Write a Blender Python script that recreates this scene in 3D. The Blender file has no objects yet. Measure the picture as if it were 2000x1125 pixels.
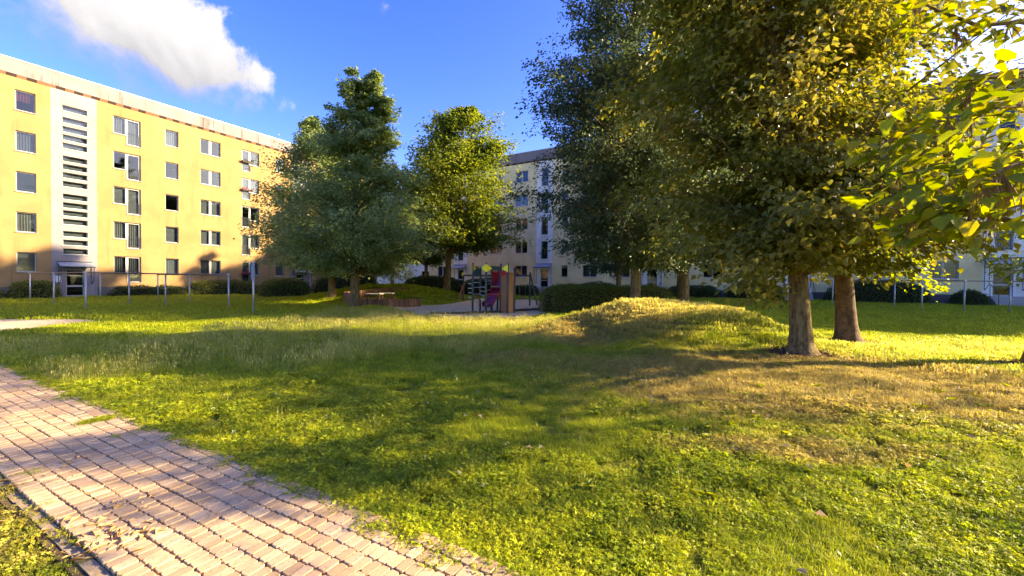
import bpy, math, random
import numpy as np
from mathutils import Vector, Matrix, noise

random.seed(7)
RNG = np.random.default_rng(11)
SC = bpy.context.scene
COL = SC.collection
PI = math.pi
rad = math.radians

# ------------------------------------------------------------------ camera
FPX = 800.0
ROLL, PITCH = rad(0.65), math.atan(13.2 / 800)
EYE = np.array([0, 0, 1.6])
_U0 = np.array([0, math.sin(PITCH), math.cos(PITCH)])
CF = np.array([0, math.cos(PITCH), -math.sin(PITCH)])
_X = np.array([1.0, 0, 0])
CR = math.cos(ROLL) * _X + math.sin(ROLL) * _U0
CU = -math.sin(ROLL) * _X + math.cos(ROLL) * _U0
cam_data = bpy.data.cameras.new('camera')
cam_data.sensor_width = 36.0
cam_data.lens = FPX / 2000 * 36.0
cam_data.clip_start = 0.05
cam_data.clip_end = 3000
cam = bpy.data.objects.new('camera', cam_data)
COL.objects.link(cam)
M4 = Matrix.Identity(4)
for i in range(3):
    M4[i][0], M4[i][1], M4[i][2], M4[i][3] = CR[i], CU[i], -CF[i], EYE[i]
cam.matrix_world = M4
SC.camera = cam

# ------------------------------------------------------------------ sun and sky
SUN_AZ, SUN_EL = rad(30.2 + 54.0), rad(21.65)       # azimuth from +Y towards +X
SUN_DIR = Vector((math.sin(SUN_AZ) * math.cos(SUN_EL), math.cos(SUN_AZ) * math.cos(SUN_EL), math.sin(SUN_EL)))
sun_data = bpy.data.lights.new('sun', 'SUN')
sun_data.energy = 5.0
sun_data.angle = rad(1.2)
sun_data.color = (1.0, 0.89, 0.70)
sun = bpy.data.objects.new('sun', sun_data)
sun.rotation_euler = SUN_DIR.to_track_quat('Z', 'Y').to_euler()
sun.location = (30, 12, 30)
COL.objects.link(sun)

world = bpy.data.worlds.new('World')
SC.world = world
world.use_nodes = True
SKY_STRENGTH = 0.145
EXPOSURE = 2.2
SC.view_settings.view_transform = 'Standard'
SC.view_settings.look = 'None'
SC.view_settings.exposure = EXPOSURE
SC.view_settings.gamma = 1.0
SC.view_settings.use_white_balance = True
SC.view_settings.white_balance_temperature = 8800
SC.view_settings.white_balance_tint = 8.0
SC.view_settings.use_curve_mapping = False
SC.render.engine = 'CYCLES'
SC.cycles.use_denoising = True
SC.cycles.denoiser = 'OPENIMAGEDENOISE'
SC.cycles.denoising_input_passes = 'RGB_ALBEDO_NORMAL'
SC.cycles.max_bounces = 4
SC.cycles.diffuse_bounces = 2
SC.cycles.transmission_bounces = 3
SC.cycles.transparent_max_bounces = 8
SC.cycles.debug_use_spatial_splits = True
SC.cycles.use_adaptive_sampling = True
SC.cycles.adaptive_threshold = 0.03
SC.cycles.caustics_reflective = False
SC.cycles.caustics_refractive = False


def ray(x, y):
    return CR * (x - 1000) / FPX + CU * (562.5 - y) / FPX + CF


def at(x, y, Z):
    """the point at depth Z seen at photo pixel (x, y)"""
    return EYE + ray(x, y) * Z


# ------------------------------------------------------------------ node helpers
class N:
    """small wrapper for building node trees"""
    def __init__(self, tree):
        self.t = tree

    def n(self, kind, **kw):
        nd = self.t.nodes.new(kind)
        for k, v in kw.items():
            setattr(nd, k, v)
        return nd

    def put(self, sock, v):
        if v is None:
            return
        if isinstance(v, bpy.types.NodeSocket):
            self.t.links.new(v, sock)
        else:
            sock.default_value = v

    def math(self, op, a, b=None, c=None, clamp=False):
        nd = self.n('ShaderNodeMath', operation=op, use_clamp=clamp)
        for s, v in zip(nd.inputs, (a, b, c)):
            self.put(s, v)
        return nd.outputs[0]

    def vmath(self, op, a, b=None):
        nd = self.n('ShaderNodeVectorMath', operation=op)
        self.put(nd.inputs[0], a)
        self.put(nd.inputs[1], b)
        return nd.outputs['Value'] if op in ('LENGTH', 'DOT_PRODUCT', 'DISTANCE') else nd.outputs[0]

    def noise(self, vec, scale, detail=4.0, rough=0.55, dist=0.0):
        nd = self.n('ShaderNodeTexNoise')
        self.put(nd.inputs['Vector'], vec)
        nd.inputs['Scale'].default_value = scale
        nd.inputs['Detail'].default_value = detail
        nd.inputs['Roughness'].default_value = rough
        nd.inputs['Distortion'].default_value = dist
        return nd.outputs[0]

    def ramp(self, v, a, b, lo=0.0, hi=1.0, smooth=True):
        nd = self.n('ShaderNodeMapRange', interpolation_type='SMOOTHSTEP' if smooth else 'LINEAR')
        self.put(nd.inputs[0], v)
        for s, x in zip(nd.inputs[1:5], (a, b, lo, hi)):
            self.put(s, x)
        return nd.outputs[0]

    def mix(self, f, a, b, blend='MIX'):
        nd = self.n('ShaderNodeMix', data_type='RGBA', blend_type=blend)
        self.put(nd.inputs[0], f)
        self.put(nd.inputs[6], c4(a))
        self.put(nd.inputs[7], c4(b))
        return nd.outputs[2]

    def pos(self):
        return self.n('ShaderNodeNewGeometry').outputs['Position']

    def obj(self):
        return self.n('ShaderNodeTexCoord').outputs['Object']

    def bsdf(self, color, rough=0.8, spec=0.3, metal=0.0, normal=None):
        nd = self.n('ShaderNodeBsdfPrincipled')
        self.put(nd.inputs['Base Color'], c4(color))
        self.put(nd.inputs['Roughness'], rough)
        self.put(nd.inputs['Metallic'], metal)
        self.put(nd.inputs['Specular IOR Level'], spec)
        if normal is not None:
            self.put(nd.inputs['Normal'], normal)
        return nd.outputs[0]

    def bump(self, h, strength=0.4, dist=0.02):
        nd = self.n('ShaderNodeBump')
        nd.inputs['Strength'].default_value = strength
        nd.inputs['Distance'].default_value = dist
        self.put(nd.inputs['Height'], h)
        return nd.outputs[0]


def c4(c):
    if isinstance(c, (tuple, list)) and len(c) == 3:
        return (*c, 1.0)
    return c


def new_mat(name):
    m = bpy.data.materials.new(name)
    m.use_nodes = True
    m.node_tree.nodes.clear()
    k = N(m.node_tree)
    out = k.n('ShaderNodeOutputMaterial')
    return m, k, (lambda s: m.node_tree.links.new(s, out.inputs['Surface']))


# ------------------------------------------------------------------ world shader: clear sky and one cumulus
wk = N(world.node_tree)
world.node_tree.nodes.clear()
sky = wk.n('ShaderNodeTexSky', sky_type='NISHITA')
sky.sun_disc = False
sky.sun_elevation = SUN_EL
sky.sun_rotation = SUN_AZ
sky.altitude = 100
sky.air_density = 1.0
sky.dust_density = 1.2
sky.ozone_density = 5.0
hs = wk.n('ShaderNodeHueSaturation')
hs.inputs['Saturation'].default_value = 1.25
hs.inputs['Hue'].default_value = 0.53
wk.put(hs.inputs['Color'], sky.outputs[0])
dirv = wk.n('ShaderNodeTexCoord').outputs['Generated']


def cloud_layer(color, pix_a, pix_b, half_w, seed, thresh, rough=0.58, scale=5.0, strength=1.0, softness=1.0):
    """a cloud bank lying along the sky direction from pix_a to pix_b; its edge is broken by noise"""
    a, b = Vector(ray(*pix_a)).normalized(), Vector(ray(*pix_b)).normalized()
    c = ((a + b) / 2).normalized()
    ax = (b - a).normalized()
    ax = (ax - c * ax.dot(c)).normalized()
    bx = c.cross(ax).normalized()
    if bx.z < 0:
        bx = -bx
    hl = (b - a).length / 2 * 1.12
    wc = wk.vmath('DOT_PRODUCT', dirv, tuple(c))
    wcs = wk.math('MAXIMUM', wc, 0.05)
    u = wk.math('DIVIDE', wk.math('DIVIDE', wk.vmath('DOT_PRODUCT', dirv, tuple(ax)), wcs), hl)
    v = wk.math('DIVIDE', wk.math('DIVIDE', wk.vmath('DOT_PRODUCT', dirv, tuple(bx)), wcs), half_w)
    warp = wk.noise(wk.vmath('ADD', dirv, (seed * 2.0, 1.0, seed)), scale * 0.6, 3.0, 0.5)
    u = wk.math('ADD', u, wk.math('MULTIPLY', wk.math('SUBTRACT', warp, 0.5), 0.5))
    v2_ = wk.math('ADD', v, wk.math('MULTIPLY', u, wk.math('MULTIPLY', u, 0.22)))
    r = wk.math('SQRT', wk.math('ADD', wk.math('POWER', wk.math('ABSOLUTE', u), 2.0), wk.math('POWER', wk.math('ABSOLUTE', v2_), 2.0)))
    off = wk.vmath('ADD', dirv, (seed, seed * 0.7, -seed))
    n1 = wk.noise(off, scale, 7.0, rough, 0.35)
    n2 = wk.noise(off, scale * 3.1, 6.0, 0.6)
    dens = wk.math('SUBTRACT', wk.math('ADD', wk.math('MULTIPLY', wk.math('SUBTRACT', n1, 0.5), 2.7),
                                       wk.math('MULTIPLY', wk.math('SUBTRACT', n2, 0.5), 0.7)),
                   wk.math('SUBTRACT', r, thresh))
    # sharper towards the upper edge, soft and thin underneath
    soft = wk.math('MULTIPLY', wk.ramp(v, -0.7, 0.3, 1.1, 0.30), softness)
    alpha = wk.ramp(wk.math('DIVIDE', dens, soft), 0.0, 1.0)
    alpha = wk.math('MULTIPLY', alpha, wk.ramp(wc, 0.55, 0.7))
    body = wk.ramp(wk.math('ADD', v, wk.math('MULTIPLY', wk.math('SUBTRACT', n1, 0.5), 3.0)), -1.0, 0.9)
    col = wk.mix(body, (0.60, 0.70, 0.98), (1.45, 1.60, 2.05))  # cloud shading painted in: bright upper side, greyer underside
    return wk.mix(wk.math('MULTIPLY', alpha, strength), color, col)


skyc = cloud_layer(hs.outputs[0], (10, -70), (525, 195), 0.110, 1.1, 0.92, rough=0.6, scale=5.5)
skyc = cloud_layer(skyc, (728, 26), (786, 6), 0.016, 9.1, 0.62, scale=30.0, strength=0.4, softness=3.0)
skyc = cloud_layer(skyc, (842, 76), (870, 68), 0.010, 5.7, 0.6, scale=40.0, strength=0.3, softness=3.0)
bg = wk.n('ShaderNodeBackground')
bg.inputs['Strength'].default_value = SKY_STRENGTH
wk.put(bg.inputs['Color'], skyc)
world.node_tree.links.new(bg.outputs[0], wk.n('ShaderNodeOutputWorld').inputs['Surface'])


# ------------------------------------------------------------------ mesh helpers
def tag(o, label=None, cat=None, group=None, kind=None):
    if label: o['label'] = label
    if cat: o['category'] = cat
    if group: o['group'] = group
    if kind: o['kind'] = kind
    return o


def empty(name, loc=(0, 0, 0), rz=0.0):
    o = bpy.data.objects.new(name, None)
    o.location = loc
    o.rotation_euler = (0, 0, rz)
    o.empty_display_size = 0.3
    COL.objects.link(o)
    return o


def link(name, me, mat=None, parent=None, loc=None, smooth=False):
    o = bpy.data.objects.new(name, me)
    COL.objects.link(o)
    if mat is not None and not me.materials:
        me.materials.append(mat)
    if parent is not None:
        o.parent = parent
    if loc is not None:
        o.location = loc
    return o


class MB:
    """collects shapes into one mesh"""
    def __init__(self):
        self.v, self.f = [], []

    def add(self, vs, fs):
        b = len(self.v)
        self.v += [tuple(p) for p in vs]
        self.f += [tuple(b + i for i in f) for f in fs]
        return self

    def box(self, x0, x1, y0, y1, z0, z1):
        vs = [(x, y, z) for z in (z0, z1) for y in (y0, y1) for x in (x0, x1)]
        return self.add(vs, [(0, 2, 3, 1), (4, 5, 7, 6), (0, 1, 5, 4), (2, 6, 7, 3), (0, 4, 6, 2), (1, 3, 7, 5)])

    def tube(self, pts, rs, n=8, cap=True):
        pts = [Vector(p) for p in pts]
        if not isinstance(rs, (list, tuple)):
            rs = [rs] * len(pts)
        vs, fs = [], []
        up = None
        for i, p in enumerate(pts):
            d = (pts[min(i + 1, len(pts) - 1)] - pts[max(i - 1, 0)]).normalized()
            if up is None:
                up = Vector((0, 0, 1)) if abs(d.z) < 0.9 else Vector((1, 0, 0))
            s = d.cross(up).normalized()
            up = s.cross(d).normalized()
            for k in range(n):
                a = 2 * PI * k / n
                vs.append(p + (s * math.cos(a) + up * math.sin(a)) * rs[i])
        for i in range(len(pts) - 1):
            for k in range(n):
                a, b = i * n + k, i * n + (k + 1) % n
                fs.append((a, b, b + n, a + n))
        if cap:
            fs.append(tuple(range(n))[::-1])
            fs.append(tuple((len(pts) - 1) * n + k for k in range(n)))
        return self.add(vs, fs)

    def bar(self, a, b, r, n=6):
        return self.tube([a, b], r, n)

    def mesh(self, name, smooth=False):
        me = bpy.data.meshes.new(name)
        me.from_pydata(self.v, [], self.f)
        me.update()
        if smooth:
            me.polygons.foreach_set('use_smooth', [True] * len(me.polygons))
        return me

    def build(self, name, mat, parent=None, loc=None, smooth=False):
        me = self.mesh(name, smooth)
        return link(name, me, mat, parent, loc)


def np_mesh(name, verts, tris, attr=None, smooth=False):
    """fast mesh from arrays; attr: dict of per-vertex float arrays"""
    me = bpy.data.meshes.new(name)
    nv, nt = len(verts), len(tris)
    k = tris.shape[1]
    me.vertices.add(nv)
    me.vertices.foreach_set('co', np.ascontiguousarray(verts, dtype=np.float32).ravel())
    me.loops.add(nt * k)
    me.loops.foreach_set('vertex_index', np.ascontiguousarray(tris, dtype=np.int32).ravel())
    me.polygons.add(nt)
    me.polygons.foreach_set('loop_start', np.arange(0, nt * k, k, dtype=np.int32))
    if smooth:
        me.polygons.foreach_set('use_smooth', np.ones(nt, dtype=bool))
    me.update(calc_edges=True)
    for a, arr in (attr or {}).items():
        at_ = me.attributes.new(a, 'FLOAT', 'POINT')
        at_.data.foreach_set('value', np.ascontiguousarray(arr, dtype=np.float32))
    return me


# ------------------------------------------------------------------ the ground
D1 = np.array([466 / math.hypot(466, 800), 800 / math.hypot(466, 800)])   # along the yellow house
D2 = np.array([D1[1], -D1[0]])                                            # along the cream house
W1, W2 = -43.94, 42.65                                                    # their facade planes


def sstep(a, b, x):
    t = np.clip((x - a) / (b - a), 0, 1)
    return t * t * (3 - 2 * t)


def gz(x, y):
    """height of the lawn at (x, y)"""
    x = np.asarray(x, dtype=float)
    y = np.asarray(y, dtype=float)
    d1 = x * D1[0] + y * D1[1]
    z = 0.22 * sstep(24, 39, d1) * sstep(-30, -16, x - 0.2 * y)
    r = np.hypot((x - 5.15) / 2.35, (y - 13.0) / 2.6)
    z = z + 0.90 * np.exp(-r ** 2.9)
    r = np.hypot((x - 2.4) / 1.9, (y - 13.0) / 2.0)
    z = z + 0.36 * np.exp(-r ** 2.4)
    r = np.hypot((x - 2.55) / 0.75, (y - 11.4) / 0.9)
    z = z - 0.22 * np.exp(-r ** 2)
    r = np.hypot((x - 7.4) / 1.5, (y - 12.4) / 1.6)
    z = z + 0.16 * np.exp(-r ** 2)
    r = np.hypot((x - 3.2) / 0.8, (y - 10.6) / 1.3)
    z = z + 0.26 * np.exp(-r ** 2)
    r = np.hypot((x + 9.2) / 5.2, (y - 31.6) / 3.3)
    z = z + 1.15 * np.exp(-r ** 3)
    near = sstep(2.0, 6.0, np.hypot(x, y))
    z = z + near * (0.035 * np.sin(0.9 * x + 1.3) * np.sin(0.7 * y + 0.4) + 0.02 * np.sin(2.1 * x - 0.6 * y))
    return z


def gpix(x, y, dz=0.0):
    """where photo pixel (x, y) meets the ground"""
    d = ray(x, y)
    t = (0 - 1.6) / d[2]
    for _ in range(30):
        p = EYE + d * t
        t = (float(gz(p[0], p[1])) + dz - 1.6) / d[2] * 0.5 + t * 0.5
    return EYE + d * t


def lawn_color(k, pos):
    """turf colour by place, sunlit patches painted paler: lush clover, mown grass, dry straw, worn soil"""
    def zone(c, r):
        q = k.vmath('MULTIPLY', k.vmath('SUBTRACT', pos, (*c, 0)), (1 / r[0], 1 / r[1], 0.0))
        return k.ramp(k.vmath('LENGTH', q), 1.35, 0.35)
    n1 = k.noise(pos, 0.55, 3.0, 0.6)
    n2 = k.noise(pos, 2.6, 4.0, 0.6)
    n3 = k.noise(pos, 11.0, 3.0, 0.6)
    dry = k.math('MAXIMUM', zone((5.2, 6.9), (5.2, 3.0)), k.math('MULTIPLY', zone((2.6, 11.6), (3.0, 2.2)), 0.9))
    dry = k.math('MAXIMUM', dry, k.math('MULTIPLY', zone((0.6, 8.2), (2.6, 1.3)), 0.62))
    dry = k.math('MAXIMUM', dry, k.math('MULTIPLY', zone((4.9, 12.8), (2.8, 2.6)), 0.75))
    dry = k.math('MAXIMUM', dry, k.math('MULTIPLY', zone((2.9, 3.9), (1.7, 0.45)), 0.65))
    dry = k.math('MAXIMUM', dry, k.math('MULTIPLY', zone((-4.0, 2.2), (2.6, 1.1)), 0.6))
    dry = k.math('MAXIMUM', dry, k.math('MULTIPLY', zone((-3.0, 17.0), (9.0, 2.4)), 0.45))
    d = k.math('ADD', dry, k.math('MULTIPLY', k.math('SUBTRACT', n1, 0.5), 0.9))
    d = k.math('ADD', d, k.math('MULTIPLY', k.math('SUBTRACT', n2, 0.5), 0.9))
    d = k.math('ADD', d, k.math('MULTIPLY', k.math('SUBTRACT', n3, 0.5), 0.5))
    d = k.ramp(d, 0.12, 0.95)
    green = k.mix(k.ramp(n2, 0.35, 0.68), (0.225, 0.275, 0.015), (0.370, 0.385, 0.024))
    straw = k.mix(k.ramp(n3, 0.3, 0.7), (0.270, 0.195, 0.045), (0.450, 0.345, 0.095))
    pale = k.math('MAXIMUM', k.math('MULTIPLY', zone((5.7, 13.0), (3.0, 2.3)), 0.85), k.math('MULTIPLY', zone((11.5, 10.4), (4.6, 1.7)), 0.65))  # straw paled further to paint sunlight onto the mound and right strip
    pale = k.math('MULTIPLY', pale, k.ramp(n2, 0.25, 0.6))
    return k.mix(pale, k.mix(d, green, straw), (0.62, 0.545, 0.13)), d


m_lawn, k, surf = new_mat('lawn_turf')
p = k.pos()
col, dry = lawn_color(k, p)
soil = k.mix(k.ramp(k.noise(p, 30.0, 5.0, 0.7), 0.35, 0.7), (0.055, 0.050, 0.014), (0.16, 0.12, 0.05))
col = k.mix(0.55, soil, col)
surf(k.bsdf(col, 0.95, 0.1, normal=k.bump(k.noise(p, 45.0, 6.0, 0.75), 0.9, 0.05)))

xs = np.unique(np.concatenate([[-900, -500, -260, -140, -90, -60], np.arange(-44, -20, 1.2), np.arange(-20, 20, 0.3), np.arange(20, 44, 1.2), [44, 60, 90, 140, 260, 500, 900]]))
ys = np.unique(np.concatenate([[-600, -300, -120, -50, -20, -10], np.arange(-6, 20, 0.3), np.arange(20, 46, 0.6), [46, 55, 70, 100, 160, 300, 600, 1200]]))
gx, gy = np.meshgrid(xs, ys)
V = np.stack([gx.ravel(), gy.ravel(), gz(gx, gy).ravel()], 1)
nx, ny = len(xs), len(ys)
ii, jj = np.meshgrid(np.arange(nx - 1), np.arange(ny - 1))
b = (jj * nx + ii).ravel()
Q = np.stack([b, b + 1, b + nx + 1, b + nx], 1)
tag(link('lawn', np_mesh('lawn', V, Q, smooth=True), m_lawn), kind='structure')


def sheet(name, poly, mat, dz, rings=14):
    """a sheet following the ground, star-shaped round its middle"""
    poly = np.array(poly)
    # round the outline
    for _ in range(2):
        q = []
        for a, b_ in zip(poly, np.roll(poly, -1, 0)):
            q += [a * 0.75 + b_ * 0.25, a * 0.25 + b_ * 0.75]
        poly = np.array(q)
    c = poly.mean(0)
    vs, fs = [(c[0], c[1], float(gz(*c)) + dz)], []
    n = len(poly)
    for r in range(1, rings + 1):
        for p_ in poly:
            q = c + (p_ - c) * r / rings
            vs.append((q[0], q[1], float(gz(*q)) + dz))
    for i in range(n):
        fs.append((0, 1 + i, 1 + (i + 1) % n))
    for r in range(rings - 1):
        for i in range(n):
            a, b_ = 1 + r * n + i, 1 + r * n + (i + 1) % n
            fs.append((a, a + n, b_ + n, b_))
    me = bpy.data.meshes.new(name)
    me.from_pydata(vs, [], fs)
    me.update()
    o = link(name, me, mat)
    return o, poly


def inside(poly, x, y):
    poly = np.asarray(poly)
    res = np.zeros(np.shape(x), dtype=bool)
    j = len(poly) - 1
    for i in range(len(poly)):
        xi, yi = poly[i]
        xj, yj = poly[j]
        c = ((yi > y) != (yj > y)) & (x < (xj - xi) * (y - yi) / (yj - yi + 1e-12) + xi)
        res ^= c
        j = i
    return res


m_sand, k, surf = new_mat('play_sand')
p = k.pos()
n = k.noise(p, 3.0, 5.0, 0.65)
col = k.mix(k.ramp(n, 0.3, 0.7), (0.66, 0.42, 0.235), (0.80, 0.55, 0.32))
surf(k.bsdf(col, 0.95, 0.1, normal=k.bump(k.noise(p, 14.0, 6.0, 0.7), 0.8, 0.06)))
SAND_PX = [(742, 604), (750, 594), (800, 588), (870, 585), (960, 584), (1060, 585), (1085, 600), (1065, 618), (1010, 623), (950, 624), (860, 621), (790, 612)]
SAND = [gpix(*q)[:2] for q in SAND_PX]
sand_o, SANDP = sheet('sand_area', SAND, m_sand, 0.02)
tag(sand_o, kind='structure')

m_gravel, k, surf = new_mat('gravel')
p = k.pos()
v = k.n('ShaderNodeTexVoronoi')
v.inputs['Scale'].default_value = 40
k.put(v.inputs['Vector'], p)
col = k.mix(k.ramp(k.noise(p, 1.4, 5.0, 0.6), 0.3, 0.7), (0.46, 0.34, 0.20), (0.62, 0.48, 0.30))
col = k.mix(0.25, col, v.outputs['Color'], 'OVERLAY')
surf(k.bsdf(col, 0.95, 0.1, normal=k.bump(v.outputs['Distance'], 0.6, 0.02)))
GRAV = [gpix(*q)[:2] for q in [(-260, 630), (0, 623), (120, 624), (235, 628), (150, 636), (60, 646), (-40, 656), (-300, 668)]]
grav_o, GRAVP = sheet('gravel_path', GRAV, m_gravel, 0.012)
tag(grav_o, kind='structure')

# ------------------------------------------------------------------ the paved path
PD = np.array([-9.0, 5.01]) / math.hypot(9.0, 5.01)      # along the path
PN = np.array([-PD[1], PD[0]]) * -1                      # across, towards the lawn
PO = np.array([-0.02, 2.20])                             # a point of the lawn-side edge
PW = 1.07
PAV_A, PAV_C = 0.068, 0.107                             # paver pitch along and across
m_bed, k, surf = new_mat('joint_sand')
p = k.pos()
surf(k.bsdf(k.mix(k.ramp(k.noise(p, 9.0, 5.0), 0.35, 0.7), (0.050, 0.034, 0.018), (0.16, 0.11, 0.055)), 0.95, 0.1,
            normal=k.bump(k.noise(p, 60.0, 5.0), 0.7, 0.02)))
L0, L1 = -3.5, 17.0
mb = MB()
q = [PO + PD * L0 + PN * 0.05, PO + PD * L1 + PN * 0.05, PO + PD * L1 - PN * (PW + 0.1), PO + PD * L0 - PN * (PW + 0.1)]
mb.add([(*a, 0.03) for a in q] + [(*a, -0.05) for a in q], [(0, 1, 2, 3), (0, 4, 5, 1), (1, 5, 6, 2), (2, 6, 7, 3), (3, 7, 4, 0)])
path = mb.build('paved_path', m_bed)
tag(path, kind='structure')

m_pav, k, surf = new_mat('concrete_paver')
oi = k.n('ShaderNodeObjectInfo')
at_ = k.n('ShaderNodeAttribute', attribute_name='tint')
rnd = k.math('FRACT', k.math('ADD', oi.outputs['Random'], at_.outputs['Fac']))
p = k.pos()
col = k.mix(k.ramp(rnd, 0.1, 0.9, 0.0, 1.0, False), (0.385, 0.250, 0.135), (0.540, 0.375, 0.215))
col = k.mix(k.ramp(k.noise(p, 2.2, 4.0, 0.6), 0.48, 0.80), col, (0.300, 0.190, 0.105))
col = k.mix(k.ramp(k.noise(p, 55.0, 4.0, 0.8), 0.50, 0.72), col, (0.22, 0.135, 0.075))
col = k.mix(k.ramp(k.noise(p, 210.0, 3.0, 0.8), 0.55, 0.75, 0, 0.7), col, (0.56, 0.42, 0.30))
surf(k.bsdf(col, 0.88, 0.25, normal=k.bump(k.noise(p, 160.0, 5.0, 0.8), 0.2, 0.003)))


def paver_mesh(name, seed):
    r = random.Random(seed)
    w, d = PAV_C * 0.5 - 0.0024, PAV_A * 0.5 - 0.0024
    cut = 0.0115
    ring = []
    for sx, sy in ((1, 1), (-1, 1), (-1, -1), (1, -1)):
        c1, c2 = (sx * w, sy * (d - cut)), (sx * (w - cut), sy * d)
        ring += [c1, c2] if sx * sy > 0 else [c2, c1]
    ring = [(x + r.uniform(-.002, .002), y + r.uniform(-.002, .002)) for x, y in ring]
    n = len(ring)
    vs = [(x, y, 0.0) for x, y in ring] + [(x, y, 0.030) for x, y in ring] + [(x * 0.95, y * 0.93, 0.0345) for x, y in ring]
    fs = []
    for lv in (0, 1):
        fs += [(lv * n + i, lv * n + (i + 1) % n, lv * n + n + (i + 1) % n, lv * n + n + i) for i in range(n)]
    fs.append(tuple(2 * n + i for i in range(n)))
    return vs, fs


PAV = [paver_mesh('paver', s) for s in range(6)]
pav_me = []
for vs, fs in PAV:
    me = bpy.data.meshes.new('paver')
    me.from_pydata(vs, [], fs)
    me.materials.append(m_pav)
    pav_me.append(me)
cells = []
ncol = 10
for c_ in range(ncol):
    nrow = int((L1 - L0) / PAV_A)
    for r_ in range(nrow):
        a = L0 + (r_ + 0.5) * PAV_A + random.uniform(-.003, .003) + 0.012 * math.sin(c_ * 1.9) + (0.5 * PAV_A if c_ % 2 else 0) * 0.35
        x_, y_ = PO + PD * a - PN * ((c_ + 0.5) * PAV_C + 0.006 * math.sin(r_ * 0.07) + 0.004 * math.sin(r_ * 0.31 + c_))
        dist = math.hypot(x_, y_)
        az = math.degrees(math.atan2(x_, y_))
        vis = y_ > 2.1 and -52.5 < az < 3
        cells.append((dist if vis else dist + 1000, x_, y_, c_))
cells.sort()
ang = math.atan2(PN[1], PN[0])
SKIP = gpix(190, 828)[:2]
rest = MB()
for i, (dist, x_, y_, c_) in enumerate(cells):
    if math.hypot(x_ - SKIP[0], (y_ - SKIP[1])) < 0.075:
        continue
    tilt = (random.gauss(0, .010), random.gauss(0, .012), ang + random.gauss(0, .03))
    z_ = 0.022 + random.uniform(-.004, .004)
    if i < 300:
        o = link('paver', random.choice(pav_me), None, path, (x_, y_, z_))
        o.rotation_euler = tilt
    else:
        vs, fs = random.choice(PAV)
        ca, sa = math.cos(tilt[2]), math.sin(tilt[2])
        rest.add([(x_ + vx * ca - vy * sa, y_ + vx * sa + vy * ca, z_ + vz + tilt[0] * vy + tilt[1] * vx) for vx, vy, vz in vs], fs)
me = rest.mesh('distant_pavers')
tv = np.repeat(np.random.default_rng(3).random(len(rest.v) // 24), 24)
at_ = me.attributes.new('tint', 'FLOAT', 'POINT')
at_.data.foreach_set('value', tv.astype(np.float32))
tag(link('distant_pavers', me, m_pav, path), kind='stuff')
# concrete edging on the far side from the lawn
m_conc, k, surf = new_mat('edging_concrete')
p = k.pos()
col = k.mix(k.ramp(k.noise(p, 18.0, 6.0, 0.75), 0.3, 0.7), (0.20, 0.14, 0.085), (0.36, 0.27, 0.17))
surf(k.bsdf(col, 0.92, 0.2, normal=k.bump(k.noise(p, 120.0, 5.0), 0.5, 0.005)))
edge_me = MB().box(-0.248, 0.248, -0.028, 0.028, -0.05, 0.040).mesh('edging_stone')
for i in range(34):
    a = -2.5 + i * 0.5
    x_, y_ = PO + PD * a - PN * (PW + 0.030)
    o = link('edging_stone', edge_me, m_conc, path, (x_, y_, random.uniform(-.006, .004)))
    o.rotation_euler = (random.gauss(0, .02), 0, math.atan2(PD[1], PD[0]) + random.gauss(0, .012))


def on_path(x, y, m=0.0):
    rx, ry = x - PO[0], y - PO[1]
    across = -(rx * PN[0] + ry * PN[1])
    along = rx * PD[0] + ry * PD[1]
    return (across > -m) & (across < PW + 0.07 + m) & (along > L0) & (along < L1)


# ------------------------------------------------------------------ buildings
def plaster(name, base, stain=(0.5, 0.5, 0.5), streak=0.0, amount=0.5):
    m, k, surf = new_mat(name)
    p = k.obj()
    n1 = k.noise(p, 0.5, 5.0, 0.6)
    n2 = k.noise(p, 6.0, 6.0, 0.7)
    dark = tuple(c * 0.80 for c in base)
    col = k.mix(k.ramp(n1, 0.35, 0.65), base, dark)
    col = k.mix(k.math('MULTIPLY', k.ramp(n2, 0.45, 0.75), 0.25), col, tuple(c * 0.8 for c in base))
    # faint joints between the wall panels
    sx = k.n('ShaderNodeSeparateXYZ')
    k.put(sx.inputs[0], p)
    jx = k.math('ABSOLUTE', k.math('SUBTRACT', k.math('FRACT', k.math('DIVIDE', sx.outputs[0], 3.58)), 0.5))
    jz = k.math('ABSOLUTE', k.math('SUBTRACT', k.math('FRACT', k.math('DIVIDE', k.math('SUBTRACT', sx.outputs[2], 2.2), 2.8)), 0.5))
    j = k.math('MAXIMUM', k.ramp(jx, 0.007, 0.003), k.ramp(jz, 0.009, 0.004))
    col = k.mix(k.math('MULTIPLY', j, 0.22), col, tuple(c * 0.55 for c in base))
    if streak:
        st = k.vmath('MULTIPLY', p, (2.4, 2.4, 0.10))
        s = k.noise(st, 1.0, 6.0, 0.75)
        blot = k.noise(p, 0.33, 3.0, 0.6)
        msk = k.math('MULTIPLY', k.ramp(s, 0.50, 0.68), k.ramp(blot, 0.40, 0.58))
        col = k.mix(k.math('MULTIPLY', msk, streak), col, stain)
    surf(k.bsdf(col, 0.9, 0.2, normal=k.bump(k.noise(p, 55.0, 4.0, 0.7), 0.25, 0.01)))
    return m


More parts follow.
